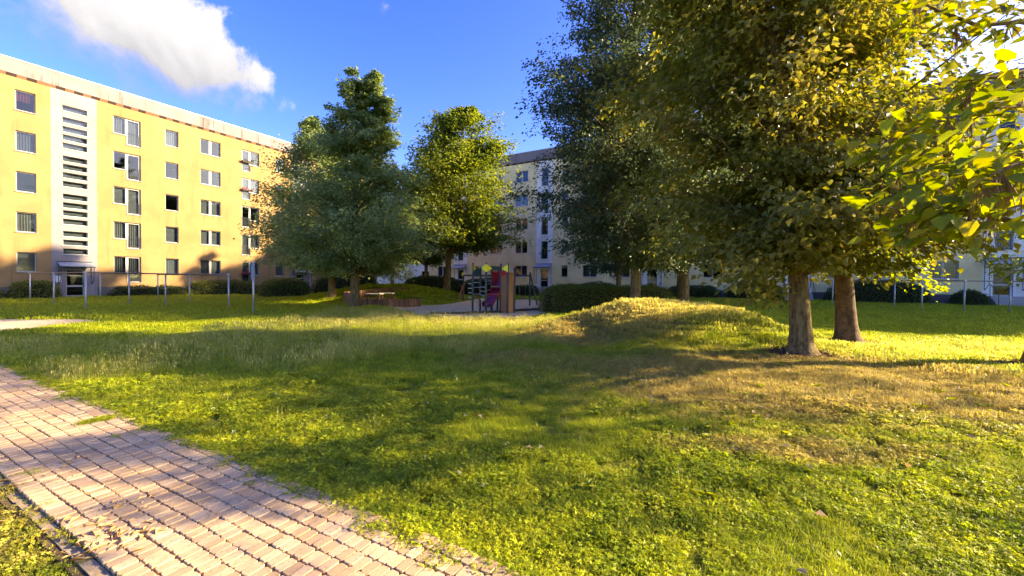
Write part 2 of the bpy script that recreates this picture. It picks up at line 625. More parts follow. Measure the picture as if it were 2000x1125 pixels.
m_yellow = plaster('yellow_render', (0.310, 0.190, 0.080), (0.165, 0.095, 0.042), 0.65)
m_cream = plaster('cream_render', (0.88, 0.68, 0.33), (0.45, 0.36, 0.22), 0.25)
m_shwhite = plaster('shade_lifted_white_render', (0.86, 0.79, 0.68), (0.5, 0.45, 0.38), 0.2)  # white render lightened in colour to make up for shaded walls
m_wwall = plaster('sun_dimmed_white_render', (0.250, 0.216, 0.212), (0.4, 0.37, 0.33), 0.25)  # same white render, darkened in colour for the walls in full sun
m_parapet = plaster('weathered_parapet', (0.215, 0.185, 0.180), (0.060, 0.043, 0.034), 0.95)
m_plinth = plaster('grey_plinth', (0.13, 0.115, 0.10), (0.06, 0.05, 0.05), 0.4)
m_tile_d = plaster('dark_frieze_tile', (0.030, 0.017, 0.014))
m_tile_b = plaster('brown_frieze_tile', (0.150, 0.070, 0.040))


def plain(name, color, rough=0.5, spec=0.4, metal=0.0, var=0.15):
    m, k, surf = new_mat(name)
    p = k.obj()
    n = k.noise(p, 7.0, 4.0, 0.6)
    col = k.mix(k.ramp(n, 0.3, 0.7), color, tuple(c * (1 - var) for c in color))
    surf(k.bsdf(col, rough, spec, metal))
    return m


m_frame = plain('white_window_frame', (0.36, 0.34, 0.32), 0.35, 0.5)
m_sill = plain('metal_sill', (0.30, 0.28, 0.26), 0.45, 0.5)
m_wsill = plain('pale_sill', (0.70, 0.68, 0.64), 0.5, 0.4)
m_roofedge = plain('roof_flashing', (0.45, 0.45, 0.46), 0.4, 0.5, 0.6)
m_dark = plain('dark_blue_metal', (0.035, 0.045, 0.060), 0.4, 0.5, 0.3)
m_canopy = plain('canopy_sheet', (0.40, 0.42, 0.45), 0.35, 0.5, 0.3)
m_step = plain('concrete_step', (0.36, 0.33, 0.29), 0.9, 0.2)
m_inside = plain('interior_plaster', (0.22, 0.20, 0.18), 0.9, 0.1)
m_curt = {}
for nm, c in (('lace', (0.62, 0.60, 0.57)), ('grey', (0.36, 0.35, 0.35)), ('pink', (0.45, 0.12, 0.16)), ('white', (0.80, 0.79, 0.76)), ('blind', (0.52, 0.51, 0.50))):
    m_curt[nm] = plain('curtain_' + nm, c, 0.9, 0.1)

m_glass, k, surf = new_mat('window_glass')
lw = k.n('ShaderNodeFresnel')
lw.inputs['IOR'].default_value = 1.5
gl = k.n('ShaderNodeBsdfGlossy')
gl.inputs['Roughness'].default_value = 0.02
gl.inputs['Color'].default_value = (0.80, 0.84, 0.92, 1)
tr = k.n('ShaderNodeBsdfTransparent')
tr.inputs['Color'].default_value = (0.62, 0.66, 0.68, 1)
mx = k.n('ShaderNodeMixShader')
k.put(mx.inputs[0], lw.outputs[0])
k.put(mx.inputs[1], tr.outputs[0])
k.put(mx.inputs[2], gl.outputs[0])
surf(mx.outputs[0])


def facade(name, parent, a0, a1, z0, z1, opens, mat, depth=0.17, y=0.0):
    """a wall from a0 to a1 with real openings; local x along, y inwards"""
    opens = [o for o in opens if o[1] > a0 and o[0] < a1]
    A = sorted({a0, a1, *[v for o in opens for v in o[:2] if a0 < v < a1]})
    Z = sorted({z0, z1, *[v for o in opens for v in o[2:] if z0 < v < z1]})
    na, nz = len(A) - 1, len(Z) - 1
    hole = [[any(o[0] - 1e-6 <= A[i] and A[i + 1] <= o[1] + 1e-6 and o[2] - 1e-6 <= Z[j] and Z[j + 1] <= o[3] + 1e-6 for o in opens)
             for j in range(nz)] for i in range(na)]
    mb = MB()
    for i in range(na):
        for j in range(nz):
            xa, xb, za, zb = A[i], A[i + 1], Z[j], Z[j + 1]
            if not hole[i][j]:
                mb.add([(xa, y, za), (xb, y, za), (xb, y, zb), (xa, y, zb)], [(0, 1, 2, 3)])
                continue
            t = y + depth
            if i == 0 or not hole[i - 1][j]:
                mb.add([(xa, y, za), (xa, y, zb), (xa, t, zb), (xa, t, za)], [(0, 1, 2, 3)])
            if i == na - 1 or not hole[i + 1][j]:
                mb.add([(xb, y, za), (xb, t, za), (xb, t, zb), (xb, y, zb)], [(0, 1, 2, 3)])
            if j == 0 or not hole[i][j - 1]:
                mb.add([(xa, y, za), (xa, t, za), (xb, t, za), (xb, y, za)], [(0, 1, 2, 3)])
            if j == nz - 1 or not hole[i][j + 1]:
                mb.add([(xa, y, zb), (xb, y, zb), (xb, t, zb), (xa, t, zb)], [(0, 1, 2, 3)])
    return mb.build(name, mat, parent)


_mesh_cache = {}


def cached(key, fn):
    if key not in _mesh_cache:
        _mesh_cache[key] = fn()
    return _mesh_cache[key]


def frame_mesh(w, h, mull, fw=0.065):
    """window frame w x h, origin bottom left, y inwards; mull: x positions of mullions"""
    mb = MB()
    mb.box(0, w, 0, .07, 0, fw).box(0, w, 0, .07, h - fw, h)
    mb.box(0, fw, 0.001, .069, fw, h - fw).box(w - fw, w, 0.001, .069, fw, h - fw)
    for x, mw in mull:
        mb.box(x - mw / 2, x + mw / 2, 0.001, .069, fw, h - fw)
    return mb.mesh('window')


def curtain_mesh(w, h, waves):
    n = max(8, int(w * 40))
    vs, fs = [], []
    for i in range(n + 1):
        x = w * i / n
        yy = 0.03 * math.sin(2 * PI * waves * i / n)
        vs += [(x, yy, 0), (x, yy, h)]
    for i in range(n):
        fs.append((2 * i, 2 * i + 2, 2 * i + 3, 2 * i + 1))
    me = bpy.data.meshes.new('curtain')
    me.from_pydata(vs, [], fs)
    me.update()
    return me


DEPTH = 0.15


def window(parent, a, z, w, h, mull=(), curtain=None, sill=True, name='window', cz=0.0, ch=1.0, sillmat=None, fw=0.065):
    """one window: frame mesh with its pane, sill and curtain as sub-parts"""
    me = cached(('fr', round(w, 3), round(h, 3), tuple(mull), fw), lambda: frame_mesh(w, h, mull, fw))
    o = link(name, me, m_frame, parent, (a, DEPTH - 0.03, z))
    edges = [fw] + [v for x, mw in mull for v in (x - mw / 2, x + mw / 2)] + [w - fw]
    for i in range(0, len(edges), 2):
        x0, x1 = edges[i], edges[i + 1]
        pm = cached(('pane', round(x1 - x0, 3), round(h, 3), fw), lambda: MB().box(0, x1 - x0, 0, .008, 0, h - 2 * fw).mesh('pane'))
        link('pane', pm, m_glass, o, (x0, 0.03, fw))
    if sill:
        sm = cached(('sill', round(w, 3)), lambda: MB().box(-0.05, w + 0.05, -0.07, DEPTH, -0.035, 0.0).mesh('sill'))
        link('sill', sm, sillmat or m_sill, o, (0, -(DEPTH - 0.03), -0.002))
    if curtain:
        cm = cached(('cur', round(w, 3), round(h, 3), ch, curtain), lambda: curtain_mesh(w - 0.06, (h - 0.06) * ch, 0.01 if curtain == 'blind' else w * 7))
        me2 = cached(('curm', round(w, 3), round(h, 3), ch, curtain), lambda: cm)
        link('curtain', me2, m_curt[curtain], o, (0.03, 0.17, 0.03 + (h - 0.06) * cz))
    return o


def railing(parent, w, h, loc):
    mb = MB()
    mb.bar((0, 0, h), (w, 0, h), 0.016).bar((0, 0, 0.08), (w, 0, 0.08), 0.012)
    n = int(w / 0.11)
    for i in range(n + 1):
        x = w * i / n
        mb.bar((x, 0, 0.08), (x, 0, h), 0.009, 5)
    return link('railing', cached(('rail', round(w, 3)), lambda: mb.mesh('railing')), m_dark, parent, loc)


def door(parent, a, z, w, h, transom=False):
    mb = MB()
    f = 0.08
    mb.box(0, w, 0, .08, h - f, h).box(0, w, 0, .08, 0, f * 1.4)
    mb.box(0, f, .001, .079, f * 1.4, h - f).box(w - f, w, .001, .079, f * 1.4, h - f)
    mid = h * 0.36
    mb.box(f, w - f, .001, .079, mid, mid + 0.12)
    if transom:
        mb.box(f, w - f, .001, .079, h - 0.5, h - 0.42)
    d = mb.build('door', m_frame, parent, (a, DEPTH - 0.02, z))
    spans = [(f * 1.4, mid), (mid + 0.12, h - 0.5 if transom else h - f)]
    if transom:
        spans.append((h - 0.42, h - f))
    for s0, s1 in spans:
        MB().box(f, w - f, .035, .045, s0, s1).build('pane', m_glass, d)
    MB().bar((w - f * 0.5, -0.05, mid + 0.0), (w - f * 0.5, -0.05, mid + 0.34), 0.014).box(w - f * 0.6, w - f * 0.4, -.05, 0, mid + .02, mid + .05).build('handle', m_dark, d)
    return d


def canopy(parent, a0, a1, zb, zf, out, drop, yb=0.0):
    """sloping entrance canopy on bent tube brackets"""
    c = MB()
    c.add([(a0, yb - 0.02, zb), (a1, yb - 0.02, zb), (a1, yb - out, zf), (a0, yb - out, zf),
           (a0, yb - 0.02, zb - .03), (a1, yb - 0.02, zb - .03), (a1, yb - out, zf - .03), (a0, yb - out, zf - .03)],
          [(0, 1, 2, 3)[::-1], (4, 5, 6, 7), (0, 4, 5, 1), (3, 2, 6, 7), (0, 3, 7, 4), (1, 5, 6, 2)])
    o = c.build('canopy', m_canopy, parent)
    MB().box(a0 - .04, a1 + .04, yb - out - .06, yb - out + .04, zf - .10, zf - .034).build('gutter', m_dark, o)
    MB().box(a0 - .03, a1 + .03, yb - .06, yb - 0.003, zb + .003, zb + .06).build('flashing', m_dark, o)
    for x in (a0 + .05, a1 - .05):
        MB().tube([(x, yb - out + .02, zf - .10), (x, yb - out + .02, zf - drop * .8), (x, yb - .10, zf - drop), (x, yb - .03, zf - drop + .02)], 0.022, 6).build('bracket', m_dark, o)
        MB().tube([(x, yb - .06, zb - .05), (x, yb - .06, zf - drop + .03)], 0.02, 6).build('bracket', m_dark, o)
    return o


def shell(parent, a0, a1, depth, z0, z1, mat, mroof):
    """side walls, back wall and roof slab behind the facade"""
    MB().add([(a0, .002, z0), (a0, depth, z0), (a0, depth, z1), (a0, .002, z1)], [(0, 3, 2, 1)]).build('gable_wall', mat, parent)
    MB().add([(a1, .002, z0), (a1, depth, z0), (a1, depth, z1), (a1, .002, z1)], [(0, 1, 2, 3)]).build('gable_wall', mat, parent)
    MB().add([(a0, depth, z0), (a1, depth, z0), (a1, depth, z1), (a0, depth, z1)], [(0, 3, 2, 1)]).build('back_wall', mat, parent)
    MB().box(a0 + .02, a1 - .02, .2, depth - .02, z1 - .5, z1 - .3).build('roof', mroof, parent)
    MB().box(a0 + .02, a1 - .02, 2.6, 2.7, z0 + .1, z1 - .55).build('inner_wall', m_inside, parent)
    for kf in range(6):
        zf = z0 + 0.75 + 2.8 * kf
        if zf < z1 - 1:
            MB().box(a0 + .02, a1 - .02, .20, 2.6, zf, zf + .12).build('floor_slab', m_inside, parent)


def frieze(parent, a0, a1, z0, z1):
    wd, wb = 0.47, 0.46
    md = MB().box(0, wd - .01, -.012, .04, z0, z1).mesh('frieze_tile')
    mbn = MB().box(0, wb - .01, -.012, .04, z0, z1).mesh('frieze_tile')
    md.materials.append(m_tile_d)
    mbn.materials.append(m_tile_b)
    a, i = a0, 0
    while a < a1 - .5:
        link('frieze_tile', md, None, parent, (a, 0, 0))
        link('frieze_tile', mbn, None, parent, (a + wd, 0, 0))
        a += wd + wb
        i += 1
        if i % 6 == 0:                      # a longer light piece over each panel joint
            if a < a1 - .5:
                link('frieze_tile', mbn, None, parent, (a, 0, 0))
            a += wb


ANG1 = math.atan2(D1[1], D1[0])          # local x = D1, local y = -D2
ANG2 = math.atan2(D2[1], D2[0])          # local x = D2, local y = D1


def base1(u): return D1 * u + D2 * W1
def base2(w): return D2 * w + D1 * W2


# ---- the yellow house on the left
U0_, U1_ = -9.0, 38.9
UB = 15.0
b1 = empty('yellow_apartment_building', (*base1(UB), 0.0), ANG1)
tag(b1, 'long yellow five-storey apartment block with white stairwell strip and brown frieze on the left', 'building')
TOP1 = [3.26, 6.04, 8.84, 11.64, 14.44]
opens, wins = [], []
PERIOD = 17.9
CURT = random.Random(5)


def pick_curtain():
    return CURT.choice(['lace', 'grey', 'blind', None, None, 'grey', 'white', 'lace', None])


for c in (10.1 - PERIOD, 10.1, 10.1 + PERIOD):
    for r, t in enumerate(TOP1):
        for off, w in ((-2.86, 0.94), (5.50, 0.95)):
            wins.append(('s', c + off, t, w, 1.40, r))
        wins.append(('d', c + 8.13, t, 1.65, 1.37, r))
        wins.append(('cl', c + 2.16, t, 1.70, 1.39, r))
        wins.append(('cr', c + 11.68, t, 1.65, 1.39, r))
wins = [w for w in wins if w[1] > U0_ + .3 and w[1] + w[3] < U1_ - .3]
for kd, a, t, w, h, r in wins:
    if kd in 'sd':
        opens.append((a - UB, a + w - UB, t - h, t))
    elif kd == 'cl':
        opens.append((a - UB, a + .81 - UB, t - h, t))
        opens.append((a + .81 - UB, a + w - UB, t - 2.12, t))
    else:
        opens.append((a - UB, a + .80 - UB, t - 2.12, t))
        opens.append((a + .80 - UB, a + w - UB, t - h, t))
STAIRZ = [14.20, 13.33, 12.66, 12.06, 11.45, 10.50, 9.90, 9.28, 8.64, 7.70, 7.07, 6.48, 5.85, 4.95, 4.31, 3.66]
strips = [10.1 - PERIOD, 10.1, 10.1 + PERIOD]
sopens = []
for c in strips:
    sopens += [(c - .63 - UB, c + .68 - UB, z - .42, z) for z in STAIRZ]
    sopens.append((c - .50 - UB, c + .50 - UB, 0.06, 2.12))
ZT1 = 16.45
edge = U0_
for c in strips + [None]:
    e1 = c - 1.21 if c else U1_
    if e1 > edge:
        facade('wall', b1, edge - UB, e1 - UB, 0.80, 15.24, opens, m_yellow)
        MB().box(edge - UB, e1 - UB, .03, .20, -.3, .80).build('plinth', m_plinth, b1)
    if c:
        facade('stair_wall', b1, c - 1.21 - UB, c + 1.21 - UB, -.2, 15.24, sopens, m_wwall, y=-0.003)
        edge = c + 1.21
for kd, a, t, w, h, r in wins:
    cu = pick_curtain()
    if abs(a - 7.24) < .1 and r == 4:
        cu = 'pink'
    if kd == 's':
        window(b1, a - UB, t - h, w, h, (), cu, cz=0.5 if cu == 'pink' else 0, ch=0.5 if cu == 'pink' else 1.0)
    elif kd == 'd':
        window(b1, a - UB, t - h, w, h, ((w / 2, .19),), cu)
    else:
        left = kd == 'cl'
        wo = window(b1, a - UB + (0 if left else .80), t - h, w - .80 if not left else .81, h, (), cu)
        dr = window(b1, a - UB + (.81 if left else 0), t - 2.12, w - .81 if left else .80, 2.12, (), cu, name='french_window', fw=0.11 if left else 0.09)
        railing(dr, .93 if left else .84, 0.95, (-0.02, -(DEPTH + .01), 0.0))
for c in strips:
    for z in STAIRZ:
        window(b1, c - .63 - UB, z - .42, 1.31, .42, (), 'blind', name='stair_window', fw=0.04, sillmat=m_wsill)
    door(b1, c - .50 - UB, 0.06, 1.0, 2.06, True)
    canopy(b1, c - .92 - UB, c + .92 - UB, 2.66, 2.36, .62, 1.35, -0.003)
    MB().box(c - .8 - UB, c + .8 - UB, -.9, -.006, -.3, .06).build('doorstep', m_step, b1)
    MB().box(c - 1.02 - UB, c - .72 - UB, -.03, -.006, 1.15, 1.62).build('notice_panel', m_wsill, b1)
MB().box(U0_ - UB, U1_ - UB, -.02, .30, 15.462, ZT1).build('parapet', m_parapet, b1)
MB().box(U0_ - UB - .03, U1_ - UB + .03, -.06, .36, ZT1, ZT1 + .05).build('coping', m_roofedge, b1)
MB().box(U0_ - UB, U1_ - UB, .045, .2, 15.243, 15.46).build('frieze_back', m_plinth, b1)
frieze(b1, U0_ - UB + .05, U1_ - UB, 15.245, 15.458)
shell(b1, U0_ - UB, U1_ - UB, 11.0, -.3, 15.46, m_yellow, m_plinth)

# ---- the cream house behind and on the right
V0_, V1_ = -38.0, 40.0
VB = 0.0
b2 = empty('cream_apartment_building', (*base2(VB), 0.0), ANG2)
tag(b2, 'long cream five-storey apartment block behind the trees, white entrance strips with stepped doors', 'building')
TOP2 = [3.46, 6.26, 9.06, 11.86, 14.66]
cents = [-32.62 + 12.02 * i for i in range(7)]
opens, sop = [], []
wl = []
for c in cents:
    for r, t in enumerate(TOP2):
        for kd, off, w in (('s', 2.1, .80), ('d', 4.65, 1.62), ('d', -3.87, 1.64)):
            a = c + off
            if a > V0_ + .2 and a + w < V1_ - .2:
                wl.append((kd, a, t, w, 1.31, r))
                opens.append((a, a + w, t - 1.31, t))
        if r:
            sop.append((c - .42, c + .42, t - 2.05, t))
    sop.append((c - .50, c + .50, 0.92, 3.02))
edge = V0_
for c in cents + [None]:
    e1 = c - 1.03 if c else V1_
    if e1 > edge:
        facade('wall', b2, edge, e1, .98, 15.50, opens, m_cream)
        MB().box(edge, e1, .04, .22, -.3, .98).build('plinth', m_plinth, b2)
    if c:
        facade('stair_wall', b2, c - 1.03, c + 1.03, .98 - .08, 15.50, sop, m_shwhite, y=-0.003)
        MB().box(c - 1.03, c + 1.03, .04, .22, -.3, .90).build('plinth', m_plinth, b2)
        edge = c + 1.03
step_me = [MB().box(-.95, .95, -1.15 - .30 * s, -.008, -.3, .92 - .16 * s - .001 * s).mesh('step') for s in range(5)]
for kd, a, t, w, h, r in wl:
    window(b2, a, t - h, w, h, ((w / 2, .15),) if kd == 'd' else (), pick_curtain(), sillmat=m_wsill)
for i, c in enumerate(cents):
    for t in TOP2[1:]:
        fo = window(b2, c - .42, t - 2.05, .84, 2.05, (), pick_curtain(), name='french_window', sillmat=m_wsill)
        railing(fo, .84, .95, (0, -(DEPTH + .02), 0))
    door(b2, c - .50, .92, 1.0, 2.10)
    canopy(b2, c - .98, c + .98, 3.62, 3.26, .75, 1.9, -0.003)
    for s in range(5):
        link('step', step_me[s], m_step, b2, (c, 0, 0))
    for sx in (-1, 1):
        MB().tube([(c + sx * 1.0, -1.1, .9), (c + sx * 1.0, -1.1, 1.75), (c + sx * 1.0, -2.3, 1.15), (c + sx * 1.0, -2.3, .15)], .022, 6).build('handrail', m_dark, b2)
ZT2 = 16.80
MB().box(V0_, V1_, -.02, .30, 15.702, ZT2).build('parapet', m_parapet, b2)
MB().box(V0_ - .03, V1_ + .03, -.06, .36, ZT2, ZT2 + .05).build('coping', m_roofedge, b2)
MB().box(V0_, V1_, .045, .2, 15.503, 15.70).build('frieze_back', m_plinth, b2)
frieze(b2, V0_ + .05, V1_, 15.505, 15.698)
shell(b2, V0_, V1_, 11.0, -.3, 15.70, m_cream, m_plinth)

# ---- the white house seen through the gap
W3 = 48.5
b3 = empty('white_apartment_building', (*(D2 * -48.0 + D1 * W3), 0.0), ANG2)
tag(b3, 'plain white apartment block seen in the gap under the left trees, canopy over its door', 'building')


def f3(x, y):
    d = ray(x, y)
    dd = d[:2] @ D1
    t = W3 / dd
    q = EYE + d * t
    return q[:2] @ D2 + 48.0


cdoor = f3(766, 545)
w3a = f3(790.5, 530)
TOP3 = [3.02 + 2.8 * i for i in range(5)]
op3, wl3 = [], []
for t in TOP3:
    for off in (0.0, 3.6):
        wl3.append((w3a + off, t, 1.7, 1.36))
    wl3.append((cdoor - 5.2, t, 1.7, 1.36))
for a, t, w, h in wl3:
    op3.append((a, a + w, t - h, t))
for z in STAIRZ:
    op3.append((cdoor - .65, cdoor + .65, z - .42, z))
op3.append((cdoor - .5, cdoor + .5, .06, 2.1))
facade('wall', b3, -14.0, 9.3, -.2, 15.4, op3, m_shwhite)
for a, t, w, h in wl3:
    window(b3, a, t - h, w, h, ((w / 2, .2),), pick_curtain(), sillmat=m_wsill)
for z in STAIRZ:
    window(b3, cdoor - .65, z - .42, 1.3, .42, (), 'blind', name='stair_window', fw=.04, sillmat=m_wsill)
door(b3, cdoor - .5, .06, 1.0, 2.04)
canopy(b3, cdoor - .95, cdoor + .95, 2.75, 2.45, .7, 1.5)
MB().box(-14, 9.3, -.02, .3, 15.402, 16.4).build('parapet', m_parapet, b3)
shell(b3, -14.0, 9.3, 10.0, -.3, 15.4, m_wwall, m_plinth)

# ---- flower boxes on the yellow house
m_geran = plain('geranium_red', (0.55, 0.03, 0.035), 0.6, 0.3, var=0.4)
m_box = plain('planter_brown', (0.06, 0.035, 0.025), 0.7, 0.3)


def flower_box(u, z, w, label, red):
    o = empty('flower_box', (*(base1(u) + D2 * 0.19), z), ANG1)
    tag(o, label, 'flower box', 'flower boxes on the yellow house')
    MB().box(0, w, -.1, .1, -.13, .02).build('planter', m_box, o)
    n = 260
    r = np.random.default_rng(int(u * 10 + z))
    P = np.stack([r.uniform(-.05, w + .05, n), r.uniform(-.16, .12, n), np.abs(r.normal(0, .13, n)) - .05], 1)
    leaf_cloud('flowers', P, .06, m_geran if red else m_box, o, r)

# ------------------------------------------------------------------ foliage
def leaf_mat(name, cols, trans=0.45, trans_col=None, rough=0.45, gloss=0.25, by_object=False):
    """leaf with a spread of greens (vertex attribute tint) that lets light through"""
    m, k, surf = new_mat(name)
    a = k.n('ShaderNodeAttribute', attribute_name='tint').outputs['Fac']
    oi = k.n('ShaderNodeObjectInfo').outputs['Random']
    f = k.math('FRACT', k.math('ADD', a, oi)) if by_object else a
    cr = k.n('ShaderNodeValToRGB')
    el = cr.color_ramp.elements
    el[0].position, el[0].color = 0.0, c4(cols[0])
    el[1].position, el[1].color = 1.0, c4(cols[-1])
    for i, c in enumerate(cols[1:-1]):
        e = el.new((i + 1) / (len(cols) - 1))
        e.color = c4(c)
    k.put(cr.inputs[0], f)
    col = cr.outputs[0]
    d = k.bsdf(col, rough, gloss)
    t = k.n('ShaderNodeBsdfTranslucent')
    hsv = k.n('ShaderNodeHueSaturation')
    hsv.inputs['Value'].default_value = 1.9
    hsv.inputs['Saturation'].default_value = 1.1
    hsv.inputs['Hue'].default_value = 0.485
    k.put(hsv.inputs['Color'], col)
    k.put(t.inputs['Color'], hsv.outputs[0])
    mx = k.n('ShaderNodeMixShader')
    mx.inputs[0].default_value = trans
    k.put(mx.inputs[1], d)
    k.put(mx.inputs[2], t.outputs[0])
    surf(mx.outputs[0])
    return m


def norm(v):
    return v / (np.linalg.norm(v, axis=-1, keepdims=True) + 1e-9)


def leaves(name, pos, tip, nrm, length, width, mat, parent, rng, fold=0.18, tint=None):
    """one mesh of folded kite leaves: pos base (N,3), tip direction, normal, length (N)"""
    n = len(pos)
    tip = norm(tip)
    side = norm(np.cross(nrm, tip))
    nn = norm(np.cross(tip, side))
    L = length[:, None]
    W = L * width
    v0 = pos
    v1 = pos + tip * L * .45 + side * W * .5 + nn * L * fold
    v2 = pos + tip * L - nn * L * .10
    v3 = pos + tip * L * .45 - side * W * .5 + nn * L * fold
    V = np.stack([v0, v1, v2, v3], 1).reshape(-1, 3)
    b = np.arange(n)[:, None] * 4
    T = np.concatenate([b + [0, 1, 2], b + [0, 2, 3]], 1).reshape(-1, 3)
    tint = np.repeat(rng.random(n) if tint is None else tint, 4)
    return link(name, np_mesh(name, V, T, {'tint': tint}), mat, parent)


def leaf_cloud(name, P, size, mat, parent, rng):
    n = len(P)
    o = leaves(name, P, rng.normal(0, 1, (n, 3)), rng.normal(0, 1, (n, 3)) + [0, 0, .8], size * rng.uniform(.7, 1.3, n), .75, mat, parent, rng)
    return tag(o, kind='stuff')


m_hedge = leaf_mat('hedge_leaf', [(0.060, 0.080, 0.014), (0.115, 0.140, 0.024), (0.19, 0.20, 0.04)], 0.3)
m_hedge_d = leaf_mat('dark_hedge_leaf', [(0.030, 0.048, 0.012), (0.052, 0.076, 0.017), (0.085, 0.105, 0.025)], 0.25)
m_core = plain('twig_core', (0.030, 0.028, 0.014), 0.95, 0.05)


def hedge(label, ax, ay, bx, by, half, h, nleaf, size, mat, rnd=3.5, seed=1, dome=False, gdz=0.0):
    """clipped hedge from a to b: leaves over a rounded box round a twiggy core"""
    r = np.random.default_rng(seed + 40)
    A, B = np.array([ax, ay]), np.array([bx, by])
    c = (A + B) / 2
    hl = np.linalg.norm(B - A) / 2
    an = math.atan2(*(B - A)[::-1])
    z0 = float(gz(*c)) + gdz
    o = empty('hedge', (*c, z0), an)
    tag(o, label, 'hedge', 'clipped hedges round the courtyard')
    e = 2.0 if dome else rnd

    def surf_pts(n, shrink=1.0):
        d = r.normal(0, 1, (n, 3)) * [hl, half, h * .6]
        d = d / np.array([hl, half, h])
        d[:, 2] = np.abs(d[:, 2])
        # spread evenly on the box faces, then round it
        q = r.uniform(-1, 1, (n, 3))
        q[:, 2] = np.abs(q[:, 2])
        w = np.array([half * h, hl * h, hl * half * 1.4])
        f = r.choice(3, n, p=w / w.sum())
        s = np.where(r.random(n) < .5, -1, 1)
        q[np.arange(n), f] = np.where(f == 2, 1, s)
        ln = (np.abs(q) ** e).sum(1) ** (1 / e)
        q = q / ln[:, None]
        nn_ = np.sign(q) * np.abs(q) ** (e - 1) / np.array([hl, half, h])
        return q * np.array([hl, half, h]) * shrink, norm(nn_)
    P, nn_ = surf_pts(nleaf)
    wob = np.array([noise.noise(Vector((p_[0] * 1.3 + seed * 7.1, p_[1] * 1.3, p_[2] * 1.3))) for p_ in P])
    P = P + nn_ * (wob * .13 + r.normal(0, .07, nleaf) - .03)[:, None]
    P[:, 2] = np.maximum(P[:, 2], .02)
    lo = leaves('foliage', P, nn_ * .6 + r.normal(0, .7, (nleaf, 3)), nn_ + r.normal(0, .6, (nleaf, 3)), size * r.uniform(.6, 1.25, nleaf), .62, mat, o, r)
    tag(lo, kind='stuff')
    # core
    vs, fs = [], []
    nu, nv = 28, 9
    for j in range(nv):
        z = j / (nv - 1)
        for i in range(nu):
            t = 2 * PI * i / nu
            x, y = math.cos(t), math.sin(t)
            zz = math.sin(z * PI / 2)
            rr = math.cos(z * PI / 2)
            q = np.array([x * rr, y * rr, zz])
            q = q / ((np.abs(q) ** e).sum() ** (1 / e))
            vs.append(tuple(q * np.array([max(hl - .16, .1), max(half - .16, .1), h - .14])))
    for j in range(nv - 1):
        for i in range(nu):
            a, b_ = j * nu + i, j * nu + (i + 1) % nu
            fs.append((a, b_, b_ + nu, a + nu))
    MB().add(vs, fs).build('twig_core', m_core, o)
    return o


def h1(label, u0, u1, off, half, h, n, size, mat, seed, **kw):
    a, b_ = base1(u0) + D2 * off, base1(u1) + D2 * off
    hedge(label, *a, *b_, half, h, n, size, mat, seed=seed, **kw)


def h2(label, w0, w1, off, half, h, n, size, mat, seed, **kw):
    a, b_ = base2(w0) - D1 * off, base2(w1) - D1 * off
    hedge(label, *a, *b_, half, h, n, size, mat, seed=seed, **kw)


h1('low hedge at the far left edge, under the yellow wall', 1.0, 6.9, 1.5, .6, .72, 5000, .09, m_hedge, 1)
h1('rounded hedge left of the yellow house door', 6.7, 8.95, 1.5, .8, 1.22, 6000, .09, m_hedge, 2, rnd=3)
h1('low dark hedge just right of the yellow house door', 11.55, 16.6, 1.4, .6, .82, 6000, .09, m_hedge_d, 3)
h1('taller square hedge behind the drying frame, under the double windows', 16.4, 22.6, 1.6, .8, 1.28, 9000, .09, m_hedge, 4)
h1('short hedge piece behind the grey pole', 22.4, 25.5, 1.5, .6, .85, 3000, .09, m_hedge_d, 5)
a, b_ = at(505, 570, 33.6), at(606, 562, 36.5)
hedge('leafy rounded hedge beside the grassy mound, right of the grey pole', a[0], a[1], b_[0], b_[1], 1.1, 1.55, 14000, .085, m_hedge, seed=6, rnd=3)
a, b_ = at(612, 556, 38.5), at(742, 556, 39.0)
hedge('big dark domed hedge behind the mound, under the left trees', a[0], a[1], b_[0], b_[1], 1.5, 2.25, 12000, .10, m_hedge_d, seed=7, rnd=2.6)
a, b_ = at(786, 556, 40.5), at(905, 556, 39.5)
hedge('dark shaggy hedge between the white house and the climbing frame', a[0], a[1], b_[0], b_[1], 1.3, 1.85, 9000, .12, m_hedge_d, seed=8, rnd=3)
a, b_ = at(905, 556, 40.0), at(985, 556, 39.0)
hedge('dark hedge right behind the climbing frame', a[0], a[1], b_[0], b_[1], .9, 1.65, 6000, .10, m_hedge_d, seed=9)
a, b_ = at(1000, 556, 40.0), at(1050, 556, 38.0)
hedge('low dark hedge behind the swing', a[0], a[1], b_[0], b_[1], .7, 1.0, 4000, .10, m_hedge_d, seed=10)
hedge('sunlit clipped box hedge in front of the slanting trunk, right of the swing', 1.55, 21.3, 8.6, 22.6, .85, 1.36, 26000, .062, m_hedge, seed=11, rnd=7)
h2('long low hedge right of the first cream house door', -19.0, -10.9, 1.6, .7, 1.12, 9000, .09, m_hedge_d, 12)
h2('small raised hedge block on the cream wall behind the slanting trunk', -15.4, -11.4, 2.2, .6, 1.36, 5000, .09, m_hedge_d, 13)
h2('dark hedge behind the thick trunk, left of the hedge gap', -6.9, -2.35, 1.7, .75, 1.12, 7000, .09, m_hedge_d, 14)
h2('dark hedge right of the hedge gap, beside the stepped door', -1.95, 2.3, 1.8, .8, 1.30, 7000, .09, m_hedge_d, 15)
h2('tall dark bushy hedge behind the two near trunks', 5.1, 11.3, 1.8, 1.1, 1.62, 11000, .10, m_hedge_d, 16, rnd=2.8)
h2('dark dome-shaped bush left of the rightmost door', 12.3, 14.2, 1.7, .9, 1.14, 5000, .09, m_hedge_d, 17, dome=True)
flower_box(21.72, 14.44 - 1.17, .95, 'dark planter on the railing of the topmost french window, fourth column', False)
flower_box(21.72, 11.64 - 1.17, .95, 'planter of red geraniums on the second floor from the top of the yellow house', True)
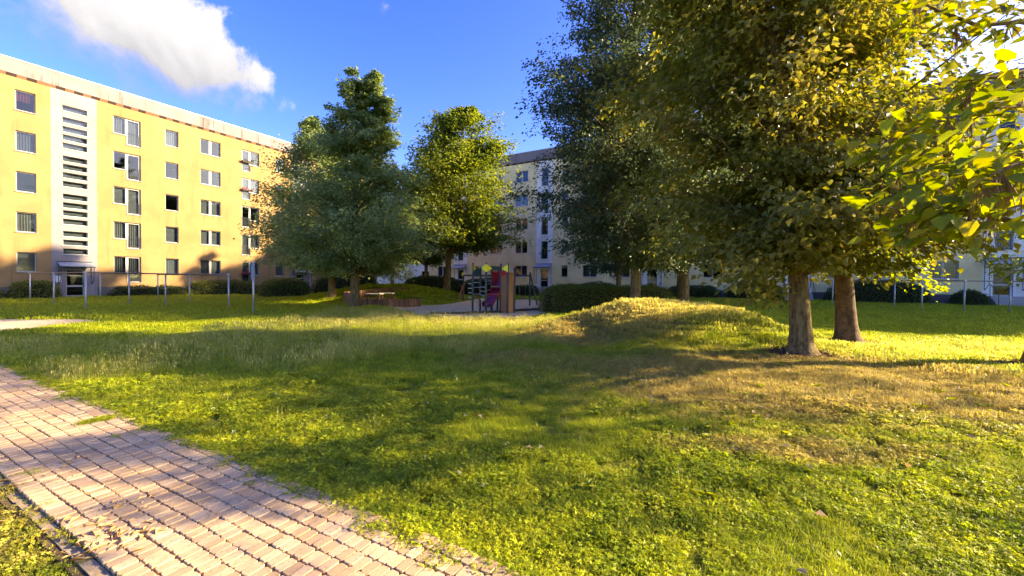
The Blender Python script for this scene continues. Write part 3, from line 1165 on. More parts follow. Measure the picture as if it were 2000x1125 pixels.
flower_box(21.72, 3.26 - 1.17, .95, 'ground-floor planter of dark red geraniums behind the grey pole', True)

# ------------------------------------------------------------------ trees
m_bark, k, surf = new_mat('linden_bark')
p = k.obj()
st = k.vmath('MULTIPLY', p, (9.0, 9.0, 2.2))
n1 = k.noise(st, 1.6, 7.0, 0.72)
n2 = k.noise(p, 3.0, 4.0, 0.6)
col = k.mix(k.ramp(n1, 0.34, 0.66), (0.075, 0.048, 0.022), (0.27, 0.185, 0.085))
col = k.mix(k.math('MULTIPLY', k.ramp(n2, 0.52, 0.75), 0.45), col, (0.22, 0.19, 0.06))
surf(k.bsdf(col, 0.95, 0.15, normal=k.bump(n1, 1.0, 0.06)))
m_bark2, k, surf = new_mat('cherry_brown_bark')
p = k.obj()
st = k.vmath('MULTIPLY', p, (6.0, 6.0, 5.0))
n1 = k.noise(st, 1.2, 6.0, 0.7)
n2 = k.noise(k.vmath('MULTIPLY', p, (9.0, 9.0, 2.0)), 1.8, 6.0, 0.7)
col = k.mix(k.ramp(n1, 0.35, 0.66), (0.070, 0.038, 0.020), (0.17, 0.100, 0.056))
col = k.mix(k.math('MULTIPLY', k.ramp(n2, 0.5, 0.7), 0.6), col, (0.045, 0.026, 0.016))
surf(k.bsdf(col, 0.9, 0.2, normal=k.bump(k.math('ADD', n1, n2), 0.6, 0.03)))

LEAF_LIN = leaf_mat('linden_leaf', [(0.078, 0.122, 0.040), (0.130, 0.190, 0.060), (0.205, 0.265, 0.088), (0.300, 0.330, 0.125)], 0.45)
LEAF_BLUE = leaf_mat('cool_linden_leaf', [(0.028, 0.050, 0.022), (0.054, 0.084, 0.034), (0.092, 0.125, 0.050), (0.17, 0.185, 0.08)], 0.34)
LEAF_GOLD = leaf_mat('golden_linden_leaf', [(0.062, 0.072, 0.012), (0.128, 0.136, 0.020), (0.195, 0.185, 0.032), (0.32, 0.25, 0.055)], 0.40)
LEAF_LOC = leaf_mat('oak_leaf', [(0.045, 0.075, 0.014), (0.085, 0.125, 0.020), (0.150, 0.185, 0.028), (0.22, 0.24, 0.04)], 0.45)
LEAF_MAP = leaf_mat('maple_leaf', [(0.080, 0.115, 0.014), (0.150, 0.185, 0.020), (0.230, 0.250, 0.028)], 0.55)


def prof(table, z):
    return np.interp(z, [t[0] for t in table], [t[1] for t in table])


def tree(name, label, x, y, H, tr, table, leaf, nclu, per, lsize, seed, bark=None, top=(0, 0), leader=None, tilt=(0, 0), spray=.55,
         gap=.0, clear=None, droop=.35, extra=None, flat=.30, inner=.42, nlimb=20, bend=0.0, lobe=1.0, group='courtyard trees', cull=0.0):
    """tapered trunk with limbs and a crown of leaf sprays that follows the outline table (height, radius)"""
    r = np.random.default_rng(seed)
    rr = random.Random(seed)
    z0 = float(gz(x, y))
    o = empty(name, (x, y, z0))
    tag(o, label, 'tree', group)
    bark = bark or m_bark

    def axis(z):
        f = z / H
        return np.array([tilt[0] * min(f * 3, 1) + top[0] * f * f + bend * math.sin(f * PI * 3.2), tilt[1] * min(f * 3, 1) + top[1] * f * f, z])
    zs = [-.25, 0, .06, .18, .5, 1.0, 1.7] + list(np.linspace(2.6, H * .93, 9))
    fl = {-.25: 2.3, 0: 1.8, .06: 1.5, .18: 1.22, .5: 1.06}
    rs = [tr * fl.get(z, 1.0) * (1 - .93 * (max(z, 0) / H) ** 0.9) for z in zs]
    t = MB().tube([axis(max(z, 0)) + [0, 0, min(z, 0)] for z in zs], rs, 14)
    t.build('trunk', bark, o, smooth=True)
    br = MB()
    zlo, zhi = table[0][0], table[-1][0]
    # boughs: each runs from the trunk to a point of the crown, leaf sprays sit along its outer half
    C, O, RS, BT = [], [], [], []
    ph = r.uniform(0, 6.28, 6)
    rmax = max(t_[1] for t_ in table)
    axes = [(table, (0.0, 0.0))]
    if leader:
        axes.append(leader[:2])
    nb = max(20, nclu // 8)
    made = tries = 0
    while made < nb and tries < nb * 60:
        tries += 1
        tb, off = axes[0] if not leader or rr.random() > .16 else axes[1]
        z = rr.uniform(tb[0][0], tb[-1][0])
        R = float(prof(tb, z))
        if tb is table and rr.random() > (R / rmax) ** .4:
            continue
        an = rr.uniform(0, 2 * PI)
        lob = 1 + lobe * (.15 * math.sin(3 * an + ph[0] + 1.1 * z) + .11 * math.sin(5 * an + ph[1] - 1.7 * z) + .08 * math.sin(2.6 * z + ph[2] + an))
        rad_ = R * lob * (rr.uniform(inner, 1.0) ** .6)
        c = axis(z) + np.array([off[0] + math.cos(an) * rad_, off[1] + math.sin(an) * rad_, 0])
        if noise.noise(Vector((c[0] * .6 + seed * 3.3, c[1] * .6, c[2] * .9))) < gap - .35:
            continue
        made += 1
        p0 = axis(max(z - rad_ * rr.uniform(.35, .75), zlo * .8 + .1)) + np.array([off[0] * .5, off[1] * .5, 0])
        mid = (p0 + c) / 2 + np.array([0, 0, rad_ * (.10 + .2 * droop)])
        rb = max(.012, tr * .17 * (rad_ / rmax) ** .7)
        br.tube([p0, mid, c], [rb, rb * .6, .006], 5, False)
        bt = rr.random()
        for q in range(8):
            t_ = rr.uniform(.42, 1.06)
            a_ = (1 - t_) ** 2 * p0 + 2 * t_ * (1 - t_) * mid + t_ * t_ * c
            jit = .16 * max(rad_, .8) * t_ * min(1.0, 2.6 / rmax + .35)
            C.append(a_ + np.array([rr.gauss(0, jit), rr.gauss(0, jit), rr.gauss(0, jit * .45)]))
            RS.append(min(1.0, max(.45, R / 2.2)))
            O.append((math.cos(an), math.sin(an), .25 * (z - zlo) / (zhi - zlo) - droop * .6))
            BT.append(bt)
    tag(br.build('branches', bark, o), kind='stuff')
    if extra is not None:
        for e in extra:
            C.append(np.array(e) - [x, y, z0])
            RS.append(1.0)
            BT.append(.6)
            O.append((e[0] - x, e[1] - y, -.3))
    C, O = np.array(C), norm(np.array(O, dtype=float))
    n = len(C) * per
    ci = np.repeat(np.arange(len(C)), per)
    out = O[ci]
    lat = norm(np.cross(out, np.array([0, 0, 1.0])))
    upv = norm(np.cross(lat, out))
    s = spray * (r.uniform(.65, 1.35, len(C)) * np.array(RS))[ci]
    u = r.uniform(-1, 1, n)
    wl_ = r.normal(0, .45, n) * (1 - .45 * np.clip(u, 0, 1))
    P = C[ci] + out * (u * s)[:, None] + lat * (wl_ * s)[:, None] + upv * (r.normal(0, flat, n) * s)[:, None]
    P[:, 2] -= droop * .5 * s * np.clip(u, 0, 1) ** 2
    P[:, 2] = np.maximum(P[:, 2], .9)
    tipd = out * .8 + lat * (np.sign(wl_) * r.uniform(.1, 1.0, n))[:, None] + r.normal(0, .35, (n, 3)) + [0, 0, -droop]
    nr = np.array([0, 0, 1.0]) + out * .35 + r.normal(0, .5, (n, 3))
    lo = leaves('crown', P, tipd, nr, lsize * r.uniform(.45, 1.5, n), .72, leaf, o, r,
                tint=np.clip(.55 * r.random(n) + .45 * np.array(BT)[ci], 0, .999))
    tag(lo, kind='stuff')
    return o


tree('linden_tree', 'tall conical linden with twin tops, its pale trunk beside the round timber wall', -8.73, 22.76, 13.3, .28,
     [(2.1, 2.6), (2.9, 3.9), (4.6, 4.2), (6.5, 3.2), (8.5, 2.25), (10.5, 1.35), (12, .75), (13.3, .1)], LEAF_LIN, 2100, 46, .125, 101,
     leader=([(8.5, .9), (11, .95), (12.9, .1)], (1.15, 0), 1), spray=.55, droop=.25, nlimb=24, lobe=.55, gap=-.1)
tree('linden_tree', 'dark linden at the left of the grove, trunk on the grassy mound slope', -12.5, 28.4, 12.4, .25,
     [(2.0, 3.2), (2.8, 4.9), (5.0, 4.9), (7.5, 3.7), (10.2, 2.0), (12.4, .3)], LEAF_LIN, 1500, 46, .145, 102, top=(-1.5, 0), spray=.65, droop=.25, lobe=.6, gap=-.1)
tree('oak_tree', 'broad bright-topped oak with level branches behind the playground sand', -5.25, 32.8, 14.5, .28,
     [(3.6, 3.3), (4.3, 6.0), (5.6, 6.2), (7.8, 5.1), (10.1, 4.2), (12.3, 2.9), (13.9, 1.3), (14.6, .2)], LEAF_LOC, 1700, 44, .185, 103,
     spray=.95, droop=.1, flat=.16, inner=.35, nlimb=26, top=(1.5, 0), bend=.1)
tree('oak_tree', 'slender oak between the twin-topped linden and the bright oak', -8.5, 40.5, 11.8, .22,
     [(3.4, 2.4), (4.6, 3.8), (7, 3.6), (9.5, 2.2), (11.8, .2)], LEAF_LOC, 700, 44, .19, 104, spray=.85, droop=.15, flat=.2)
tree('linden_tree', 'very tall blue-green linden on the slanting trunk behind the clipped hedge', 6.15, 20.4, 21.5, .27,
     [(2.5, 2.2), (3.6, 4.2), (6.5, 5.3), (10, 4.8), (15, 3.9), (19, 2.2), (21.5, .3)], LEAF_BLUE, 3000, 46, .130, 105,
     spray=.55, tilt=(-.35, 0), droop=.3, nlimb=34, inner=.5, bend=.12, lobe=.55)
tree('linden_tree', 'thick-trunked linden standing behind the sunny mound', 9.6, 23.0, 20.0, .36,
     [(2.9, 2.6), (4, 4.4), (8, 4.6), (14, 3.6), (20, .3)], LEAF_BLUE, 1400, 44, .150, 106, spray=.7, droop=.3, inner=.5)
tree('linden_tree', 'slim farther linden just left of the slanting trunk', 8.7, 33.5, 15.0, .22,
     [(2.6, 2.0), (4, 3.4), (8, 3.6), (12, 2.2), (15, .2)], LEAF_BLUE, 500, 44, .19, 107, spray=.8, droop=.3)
ex8 = [tuple(at(px + random.uniform(-8, 8), py + random.uniform(-6, 6), zz_)) for px, py, zz_ in [(1400, 500, 7.6), (1425, 520, 7.4), (1450, 535, 7.6), (1475, 545, 7.8), (1490, 565, 7.8), (1500, 550, 8.0), (1465, 560, 7.6), (1520, 530, 8.0), (1380, 480, 7.6), (1440, 505, 7.2), (1350, 470, 7.8), (1330, 455, 7.8), (1480, 515, 7.4), (1510, 575, 8.0), (1300, 430, 8.0), (1280, 400, 8.0), (1540, 510, 8.2)]]
tree('linden_tree', 'big near linden with golden leaf tips, thick mossy trunk in a ring of leaf litter', 6.51, 9.17, 14.5, .215,
     [(1.95, 1.8), (2.5, 3.2), (4.2, 4.0), (7, 4.0), (10, 3.2), (12.6, 1.7), (14.5, .2)], LEAF_GOLD, 1900, 44, .128, 108, gap=.14, lobe=.7,
     tilt=(.12, .5), top=(-2.0, .6), extra=ex8, spray=.46, droop=.5, nlimb=34, inner=.12)
ex = []
for (px, py) in [(1640, 500), (1665, 515), (1690, 505), (1700, 525), (1730, 515), (1745, 500), (1760, 535), (1785, 520), (1800, 545), (1815, 560), (1720, 490), (1770, 500), (1800, 500), (1690, 480), (1660, 480), (1830, 480)]:
    ex.append(tuple(at(px + random.uniform(-6, 6), py, 12.2 + random.uniform(-.5, .5))))
tree('maple_tree', 'leaning red-brown trunk with bright backlit lower leaves, behind the mossy trunk', 9.27, 11.28, 14.0, .245,
     [(3.9, 1.2), (5.0, 2.2), (7, 2.8), (10, 2.4), (12.5, 1.4), (14, .2)], LEAF_MAP, 800, 44, .115, 109, bark=m_bark2,
     tilt=(-.28, .1), top=(-.4, .4), spray=.42, droop=.35, extra=ex, nlimb=28, inner=.45)
ex = [tuple(at(px, py, 14.5)) for (px, py) in [(1935, 500), (1955, 515), (1975, 505), (1990, 525), (2010, 515), (1965, 530), (2000, 540)]]
tree('maple_tree', 'backlit foliage at the right edge in front of the rightmost door', 20.5, 14.6, 7.5, .14,
     [(2.2, .8), (3.0, 1.5), (5, 1.7), (7.5, .2)], LEAF_MAP, 90, 44, .13, 110, spray=.5, extra=ex, nlimb=12)

# ---- the catalpa whose low boughs hang in from the right
m_cat = leaf_mat('catalpa_leaf', [(0.100, 0.140, 0.016), (0.140, 0.175, 0.020), (0.185, 0.205, 0.024), (0.27, 0.240, 0.028)], 0.48, rough=.6, gloss=0.15, by_object=True)
m_pod = plain('dry_seed_pod', (0.26, 0.13, 0.055), 0.8, 0.2, var=.4)
m_twig = plain('pale_twig', (0.24, 0.19, 0.11), 0.85, 0.2)
TX, TY = 11.05, 8.45
cat = empty('catalpa_tree', (TX, TY, float(gz(TX, TY))))
tag(cat, 'catalpa with huge yellow-green heart-shaped leaves and hanging pods, boughs filling the right edge', 'tree', 'courtyard trees')
CB = np.array([TX, TY, float(gz(TX, TY))])
MB().tube([(0, 0, -.2), (0, 0, .05), (.0, 0, .3), (.04, 0, 1.2), (.0, .05, 2.2), (.1, .1, 3.4), (.2, .1, 4.8)], [.40, .34, .28, .25, .23, .2, .06], 14).build('trunk', m_bark, cat, smooth=True)
boughs = [
    [(2170, 130, 5.6), (2000, 205, 4.9), (1905, 212, 4.6), (1810, 245, 4.4), (1716, 283, 4.3)],
    [(2190, 260, 5.0), (2010, 300, 4.4), (1900, 320, 4.1), (1810, 330, 4.1), (1726, 348, 4.2)],
    [(2190, 380, 4.6), (2020, 395, 3.9), (1920, 405, 3.7), (1830, 415, 3.8), (1752, 442, 3.9)],
    [(2190, -30, 6.2), (2020, 40, 5.4), (1910, 50, 5.2), (1830, 20, 5.2), (1770, -10, 5.3)],
    [(2190, 270, 4.0), (2060, 300, 3.6), (1975, 325, 3.4), (1930, 345, 3.4)],
    [(2200, 90, 5.0), (2050, 130, 4.6), (1950, 150, 4.5), (1870, 160, 4.5)],
]


def heart_mesh(seed):
    r = random.Random(seed)
    half = [(0.0, 0.0), (.16, -.10), (.34, -.03), (.43, .16), (.40, .38), (.27, .64), (.12, .86), (0.0, 1.05)]
    vs, fs = [], []
    n = len(half)
    sag = r.uniform(.10, .22)
    for (x, y) in half:
        vs.append((0, max(y, 0.0), -sag * max(y, 0) ** 2))
    for sgn in (1, -1):
        b = len(vs)
        for (x, y) in half:
            vs.append((sgn * x, y, .16 * x * (1 + r.uniform(-.4, .4)) - sag * max(y, 0) ** 2 - .3 * x * x))
        for i in range(n - 1):
            q = (i, i + 1, b + i + 1, b + i)
            fs.append(q if sgn < 0 else q[::-1])
    mb = MB().add(vs, fs)
    mb.tube([(0, -.55, .10), (0, -.25, .05), (0, 0, 0)], [.012, .010, .008], 4, False)
    me = mb.mesh('leaf', True)
    me.materials.append(m_cat)
    return me


HEART = [heart_mesh(s) for s in range(7)]


def heart_cloud(name, P, tip, nrm, size, parent, r):
    """many heart-shaped leaves in one mesh"""
    tip = norm(tip)
    side = norm(np.cross(tip, nrm))
    nn_ = np.cross(side, tip)
    half = np.array([(0, 0, 0), (.34, -.05, .05), (.44, .25, .04), (.25, .68, -.03), (0, 1.05, -.18), (0, .5, -.05)])
    H = np.concatenate([half, half[1:4] * [-1, 1, 1]])
    T0 = np.array([(0, 1, 5), (1, 2, 5), (2, 3, 5), (3, 4, 5), (0, 5, 6), (6, 5, 7), (7, 5, 8), (8, 5, 4)])
    V = P[:, None, :] + size[:, None, None] * (H[None, :, 0, None] * side[:, None, :] + H[None, :, 1, None] * tip[:, None, :] + H[None, :, 2, None] * nn_[:, None, :])
    T = (np.arange(len(P))[:, None, None] * len(H) + T0[None]).reshape(-1, 3)
    o_ = link(name, np_mesh(name, V.reshape(-1, 3), T, {'tint': np.repeat(r.random(len(P)), len(H))}, True), m_cat, parent)
    return tag(o_, kind='stuff')


rr = random.Random(77)
nleaf = 0
for bi, pts in enumerate(boughs):
    P = [Vector(at(*q)) - Vector(CB) for q in pts]
    hub = Vector((.05, .1, 2.4 + .25 * bi))
    mid = hub.lerp(P[0], .5) + Vector((0, 0, .45))
    path_pts = [hub, mid] + P
    rads = [.085, .06] + list(np.linspace(.038, .008, len(P)))
    bo = MB().tube(path_pts, rads, 7, False).build('bough', m_bark, cat, smooth=True)
    # leaves hang along the visible end
    cnt = [60, 60, 60, 36, 32, 40][bi]
    for i in range(cnt):
        f = rr.uniform(0.2, 1.0) * (len(P) - 1)
        s = min(int(f), len(P) - 2)
        q = P[s].lerp(P[s + 1], f - s)
        d = (P[s + 1] - P[s]).normalized()
        sd = d.cross(Vector((0, 0, 1))).normalized()
        q = q + sd * rr.gauss(0, .22) + Vector((0, 0, rr.uniform(-.24, .14)))
        o = link('leaf', rr.choice(HEART), None, bo, q)
        h = d * rr.uniform(.3, 1.0) + sd * rr.uniform(-1, 1) + Vector((0, 0, rr.uniform(-.55, .05)))
        h.normalize()
        zax = Vector((rr.gauss(0, .2), rr.gauss(0, .2), 1))
        zax = (zax - h * zax.dot(h)).normalized()
        xax = h.cross(zax)
        sc = rr.uniform(.11, .22)
        m3 = Matrix((xax * sc, h * sc, zax * sc)).transposed()
        o.matrix_local = Matrix.Translation(q) @ m3.to_4x4()
        nleaf += 1
    for i in range(5):
        f = rr.uniform(.3, 1.0) * (len(P) - 1)
        s = min(int(f), len(P) - 2)
        q = P[s].lerp(P[s + 1], f - s) + Vector((rr.gauss(0, .1), rr.gauss(0, .1), -.04))
        mb = MB()
        for j in range(rr.randint(7, 12)):
            L = rr.uniform(.18, .36)
            dx, dy = rr.gauss(0, .035), rr.gauss(0, .035)
            mb.tube([q, q + Vector((dx, dy, -L * .5)), q + Vector((dx * 1.6 + rr.gauss(0, .01), dy * 1.6, -L))], [.0035, .0045, .002], 4, False)
        tag(mb.build('seed_pods', m_pod, bo), kind='stuff')
# the rest of its crown, above and outside the picture, shaped to cast shade on the lawn
r = np.random.default_rng(31)
n = 2400
an, rd, zz = r.uniform(0, 2 * PI, n), 5.6 * np.sqrt(r.uniform(.05, 1, n)), r.uniform(0, 1, n)
P = np.stack([np.cos(an) * rd + .9, np.sin(an) * rd * .8 - .7, 3.1 + 2.3 * zz * (1 - (rd / 7.0) ** 2) + .3 * np.sin(an * 3)], 1)
keep = np.array([noise.noise(Vector(q) * .6) for q in P]) > -.12
P = P[keep]
n = len(P)
heart_cloud('crown', P, np.stack([P[:, 0], P[:, 1], -np.abs(r.normal(2, 1.5, n))], 1) + r.normal(0, 2.5, (n, 3)), np.array([0, 0, 1.]) + r.normal(0, .4, (n, 3)), .19 * r.uniform(.7, 1.2, n), cat, r)
n = 520
bi = r.integers(0, len(boughs), n)
P = []
for b_ in bi:
    pts = [np.array(at(*q)) - CB for q in boughs[b_]]
    f = r.uniform(.1, .98) * (len(pts) - 1)
    s_ = int(f)
    P.append(pts[s_] + (pts[s_ + 1] - pts[s_]) * (f - s_))
P = np.array(P) + np.stack([r.normal(.06, .20, n), r.normal(0, .30, n), r.normal(-.04, .15, n)], 1)
heart_cloud('small_leaves', P, r.normal(0, 1, (n, 3)) + [-.5, 0, -.3], np.array([0, 0, 1.]) + r.normal(0, .25, (n, 3)), r.uniform(.09, .18, n), cat, r)
brn = MB()
for i in range(11):
    a = i * 2.4
    brn.tube([(.1, .1, 2.6 + .1 * i), (1.8 * math.cos(a), 1.6 * math.sin(a), 3.6 + .1 * i), (.8 + 4.4 * math.cos(a), -2.0 + 4.6 * math.sin(a), 3.8 + .1 * i)], [.09, .055, .012], 6, False)
tag(brn.build('branches', m_bark, cat), kind='stuff')

# ------------------------------------------------------------------ posts, frames and the playground
m_galv = plain('galvanised_steel', (0.42, 0.42, 0.41), 0.45, 0.5, 0.5)
m_rust = plain('weathered_rail', (0.22, 0.15, 0.11), 0.6, 0.4, 0.3)


def drying_frame(label, posts, rails, h):
    base = gpix(*posts[0])
    o = empty('clothes_drying_frame', tuple(base))
    tag(o, label, 'drying frame', 'clothes drying frames on the lawn')
    tops = []
    for q in posts:
        p_ = gpix(*q)
        r = p_ - base
        tops.append(Vector((r[0], r[1], h - base[2])))
        MB().tube([(r[0], r[1], r[2] - .25), (r[0], r[1], h - base[2])], .036, 8).build('post', m_galv, o, smooth=True)
    for a, b_ in rails:
        MB().bar(tops[a], tops[b_], .030, 8).build('rail', m_rust, o)
    for t in tops:
        MB().box(t.x - .05, t.x + .05, t.y - .05, t.y + .05, t.z - .03, t.z + .035).build('cap', m_galv, o)


drying_frame('steel clothes drying frame of many posts on the lawn before the yellow house',
             [(59, 588), (105.6, 597), (167.7, 610), (196, 587), (252.3, 597), (323.5, 602), (308.5, 587), (370.4, 595), (446.7, 604)],
             [(0, 1), (1, 2), (3, 4), (4, 5), (6, 7), (7, 8), (2, 5), (5, 8)], 1.78)
drying_frame('steel clothes drying frame at right, before the cream house and the domed bush',
             [(1625.6, 599), (1746.6, 603), (1800, 609), (1882.6, 611), (1972, 613), (2080, 616)],
             [(0, 1), (1, 3), (3, 4), (2, 3), (4, 5)], 1.90)

b = gpix(495, 614)
o = empty('grey_pole', tuple(b))
tag(o, 'single tall grey pole standing in the lawn left of the hedge', 'pole')
MB().tube([(0, 0, -.2), (0, 0, 2.28)], .045, 10).build('post', m_galv, o, smooth=True)
MB().box(-.075, .075, -.05, -.047, 1.55, 2.2).box(-.07, .07, -.047, .047, 1.75, 1.79).build('bracket', plain('blue_grey_paint', (0.20, 0.24, 0.29), 0.5), o)
MB().box(-.06, .06, -.06, .06, 2.28, 2.36).build('cap', m_galv, o)

# ---- climbing frame
m_post = plain('dark_green_post', (0.050, 0.062, 0.060), 0.45, 0.4)
m_yel = plain('yellow_plate', (0.90, 0.76, 0.02), 0.4, 0.4, var=.06)
m_red = plain('red_panel', (0.62, 0.040, 0.028), 0.45, 0.4)
m_teal = plain('teal_panel', (0.035, 0.115, 0.110), 0.45, 0.4)
m_wood = plain('varnished_panel', (0.36, 0.155, 0.065), 0.55, 0.3)
m_slide = plain('purple_slide', (0.30, 0.022, 0.065), 0.30, 0.5)
m_rung = plain('pale_rung', (0.62, 0.60, 0.56), 0.4, 0.5)
m_orange = plain('orange_rope', (0.62, 0.16, 0.06), 0.7, 0.2)
m_redbar = plain('red_tube', (0.48, 0.08, 0.055), 0.45, 0.4)
FX, FY = -0.9, 20.0
cf = empty('climbing_frame', (FX, FY, float(gz(FX, FY))))
tag(cf, 'climbing frame with yellow diamond post heads, red and brown panels and purple slide', 'climbing frame')


def lx(px, Y, py=None):
    """local position at depth Y for a photo column (and row)"""
    q = at(px, 560 if py is None else py, Y)
    return q[0] - FX, q[2] - float(gz(FX, FY))


H_ = 2.42
POSTS = {'a': (923.4, 19.9), 'b': (938.2, 20.7), 'c': (949.3, 19.5), 'd': (978, 20.3), 'e': (991.5, 19.7), 'f': (1004.5, 20.0), 'g': (960, 22.0), 'h': (972, 22.4), 'i': (984, 21.9)}
XY = {}
for kx, (px, Y) in POSTS.items():
    X, _ = lx(px, Y)
    XY[kx] = (X, Y - FY)
    hh = H_ if kx in 'acde' else H_ - .18
    MB().tube([(X, Y - FY, -.2), (X, Y - FY, hh)], .055, 10).build('post', m_post, cf, smooth=True)
    MB().tube([(X, Y - FY, hh), (X, Y - FY, hh + .06)], [.065, .02], 10).build('post_cap', m_redbar if kx == 'f' else m_post, cf)


def diamond(kx, w1, w2, hh, z):
    """folded yellow diamond head: two wings from the post"""
    X, Y = XY[kx]
    mb = MB()
    t = .012
    for sx, w in ((-1, w1), (1, w2)):
        if w <= 0:
            continue
        a, b_, c = (X, Y - .07, z + hh / 2), (X, Y - .07, z - hh / 2), (X + sx * w, Y + .10, z - .02)
        vs = [a, b_, c] + [(p_[0], p_[1] + t, p_[2]) for p_ in (a, b_, c)]
        mb.add(vs, [(0, 1, 2), (5, 4, 3), (0, 3, 4, 1), (1, 4, 5, 2), (2, 5, 3, 0)])
    mb.build('diamond_head', m_yel, cf)


diamond('a', .07, .14, .40, 2.22)
diamond('c', .25, .29, .40, 2.22)
diamond('e', .30, .06, .40, 2.22)


def panel(name, x0, x1, y, z0, z1, mat, t=.03):
    MB().box(x0, x1, y, y + t, z0, z1).build(name, mat, cf)


def between(kx, ky):
    return XY[kx], XY[ky]


def slab(name, kx, ky, z0, z1, mat, inset=.05):
    (xa, ya), (xb, yb) = between(kx, ky)
    d = Vector((xb - xa, yb - ya, 0)).normalized()
    n_ = Vector((-d.y, d.x, 0)) * .014
    A, B = Vector((xa, ya, 0)) + d * inset, Vector((xb, yb, 0)) - d * inset
    vs = [A - n_, B - n_, B + n_, A + n_]
    mb = MB().add([(v.x, v.y, z0) for v in vs] + [(v.x, v.y, z1) for v in vs], [(3, 2, 1, 0), (4, 5, 6, 7), (0, 1, 5, 4), (1, 2, 6, 5), (2, 3, 7, 6), (3, 0, 4, 7)])
    mb.build(name, mat, cf)


slab('wooden_panel', 'd', 'e', .10, 1.86, m_wood)
slab('red_panel', 'd', 'e', 1.868, 2.10, m_red)
slab('wooden_panel', 'e', 'f', .10, 2.02, m_wood)
slab('teal_panel', 'c', 'd', 2.12, 2.30, m_teal)
slab('teal_panel', 'a', 'b', 1.84, 2.22, m_teal)
slab('red_panel', 'g', 'h', 1.50, 2.12, m_red)
slab('red_panel', 'h', 'i', 1.50, 2.12, m_red)
X0, X1 = XY['g'][0], XY['i'][0]
MB().box(X0, X1, 1.15, 2.3, 1.28, 1.34).build('deck', m_wood, cf)


def rung(kx, ky, z, mat=m_rung, r_=.017, ext=0.0):
    (xa, ya), (xb, yb) = XY[kx], XY[ky]
    MB().bar((xa, ya, z), (xb, yb, z), r_, 6).build('rung', mat, cf)


for z in (.50, .95, 1.28, 1.52, 1.74):
    rung('a', 'b', z)
for z in (.70, .90, 1.10, 1.30):
    rung('b', 'c', z)
for z in (.46, .80, 1.14, 1.46, 1.60):
    rung('c', 'g', z)
rung('c', 'e', .98, m_orange, .012)
Xa, Ya = XY['a']
for z in (.80, 1.02, 1.24, 1.46):
    MB().bar((Xa - .22, Ya, z), (Xa, Ya, z), .017, 6).build('rung', m_rung, cf)
# slide: trough with raised sides
s0 = Vector((lx(978, 21.9)[0], 1.9, 1.52))
s1 = Vector((lx(955, 20.6)[0], .75, .38))
s2 = s1 + Vector((-.10, -.25, -.06))
mb = MB()
prof_ = [(-.27, .20), (-.24, .02), (-.12, 0), (.12, 0), (.24, .02), (.27, .20)]
dirh = Vector((s1.x - s0.x, s1.y - s0.y, 0)).normalized()
sdv = Vector((-dirh.y, dirh.x, 0))
vs, fs = [], []
line = [s0 + (s1 - s0) * f for f in (0, .2, .4, .6, .8, 1)] + [s2]
for c in line:
    for (q, h) in prof_:
        vs.append(c + sdv * q + Vector((0, 0, h)))
    for (q, h) in prof_[::-1]:
        vs.append(c + sdv * q * 1.06 + Vector((0, 0, h - .03)))
m_ = len(prof_) * 2
for i in range(len(line) - 1):
    for j in range(m_):
        a, b_ = i * m_ + j, i * m_ + (j + 1) % m_
        fs.append((a, b_, b_ + m_, a + m_))
mb.add(vs, fs).build('slide', m_slide, cf, smooth=False)
for sgn in (-1, 1):
    MB().bar(s1 + sdv * .2 * sgn, (s1.x + sdv.x * .2 * sgn, s1.y + sdv.y * .2 * sgn, -.1), .025).build('slide_leg', m_post, cf)

# ---- swing behind it
sa, sb = at(905.6, 560, 29.5), at(1035, 560, 27.0)
sw = empty('swing', (sa[0], sa[1], 0))
tag(sw, 'swing frame with dark beam and one red slanted leg behind the climbing frame', 'swing')
d = Vector((sb[0] - sa[0], sb[1] - sa[1], 0))
ex_ = d.normalized()
MB().bar((0, 0, 1.98), d + Vector((0, 0, 1.98)), .055, 8).build('beam', m_post, sw)
MB().bar((0, 0, 2.0), (0, 0, -.1), .05, 8).build('leg', m_post, sw)
MB().bar(Vector((0, 0, 1.35)), Vector((-.45, -.2, -.1)), .04, 8).build('leg', m_redbar, sw)
MB().bar(d + Vector((0, 0, 2.2)), d + Vector((0, 0, -.1)), .055, 8).build('leg', m_post, sw)
MB().bar(d + Vector((0, 0, 2.15)), d + Vector((.55, .3, -.1)), .05, 8).build('leg', m_post, sw)
mb = MB()
mb.add([(-.13, -.06, 2.2), (.10, -.06, 2.12), (-.13, -.06, 1.9), (-.13, -.04, 2.2), (.10, -.04, 2.12), (-.13, -.04, 1.9)], [(0, 2, 1), (3, 4, 5), (0, 3, 5, 2), (2, 5, 4, 1), (1, 4, 3, 0)])
mb.build('end_plate', m_yel, sw)
c1, c2 = at(1015.4, 560, 27.4), at(1024, 560, 27.2)
p1, p2 = Vector((c1[0] - sa[0], c1[1] - sa[1], 0)), Vector((c2[0] - sa[0], c2[1] - sa[1], 0))
p1 = ex_ * p1.dot(ex_)
p2 = p1 + ex_ * .42
for q in (p1, p2):
    MB().bar(q + Vector((0, 0, 1.95)), q + Vector((0, 0, .50)), .008, 5).build('chain', m_galv, sw)
MB().box(-.03, .45, -.09, .09, .47, .50).build('seat', m_post, sw, loc=p1).rotation_euler = (0, 0, math.atan2(ex_.y, ex_.x))

# ---- log edging in front of the sand
m_log, k, surf = new_mat('brown_log')
oi = k.n('ShaderNodeObjectInfo').outputs['Random']
p = k.obj()
col = k.mix(oi, (0.115, 0.060, 0.034), (0.215, 0.120, 0.065))
col = k.mix(k.ramp(k.noise(k.vmath('MULTIPLY', p, (20, 20, 3)), 1.0, 5.0), .4, .7), col, (0.08, 0.045, 0.03))
surf(k.bsdf(col, 0.9, 0.15))


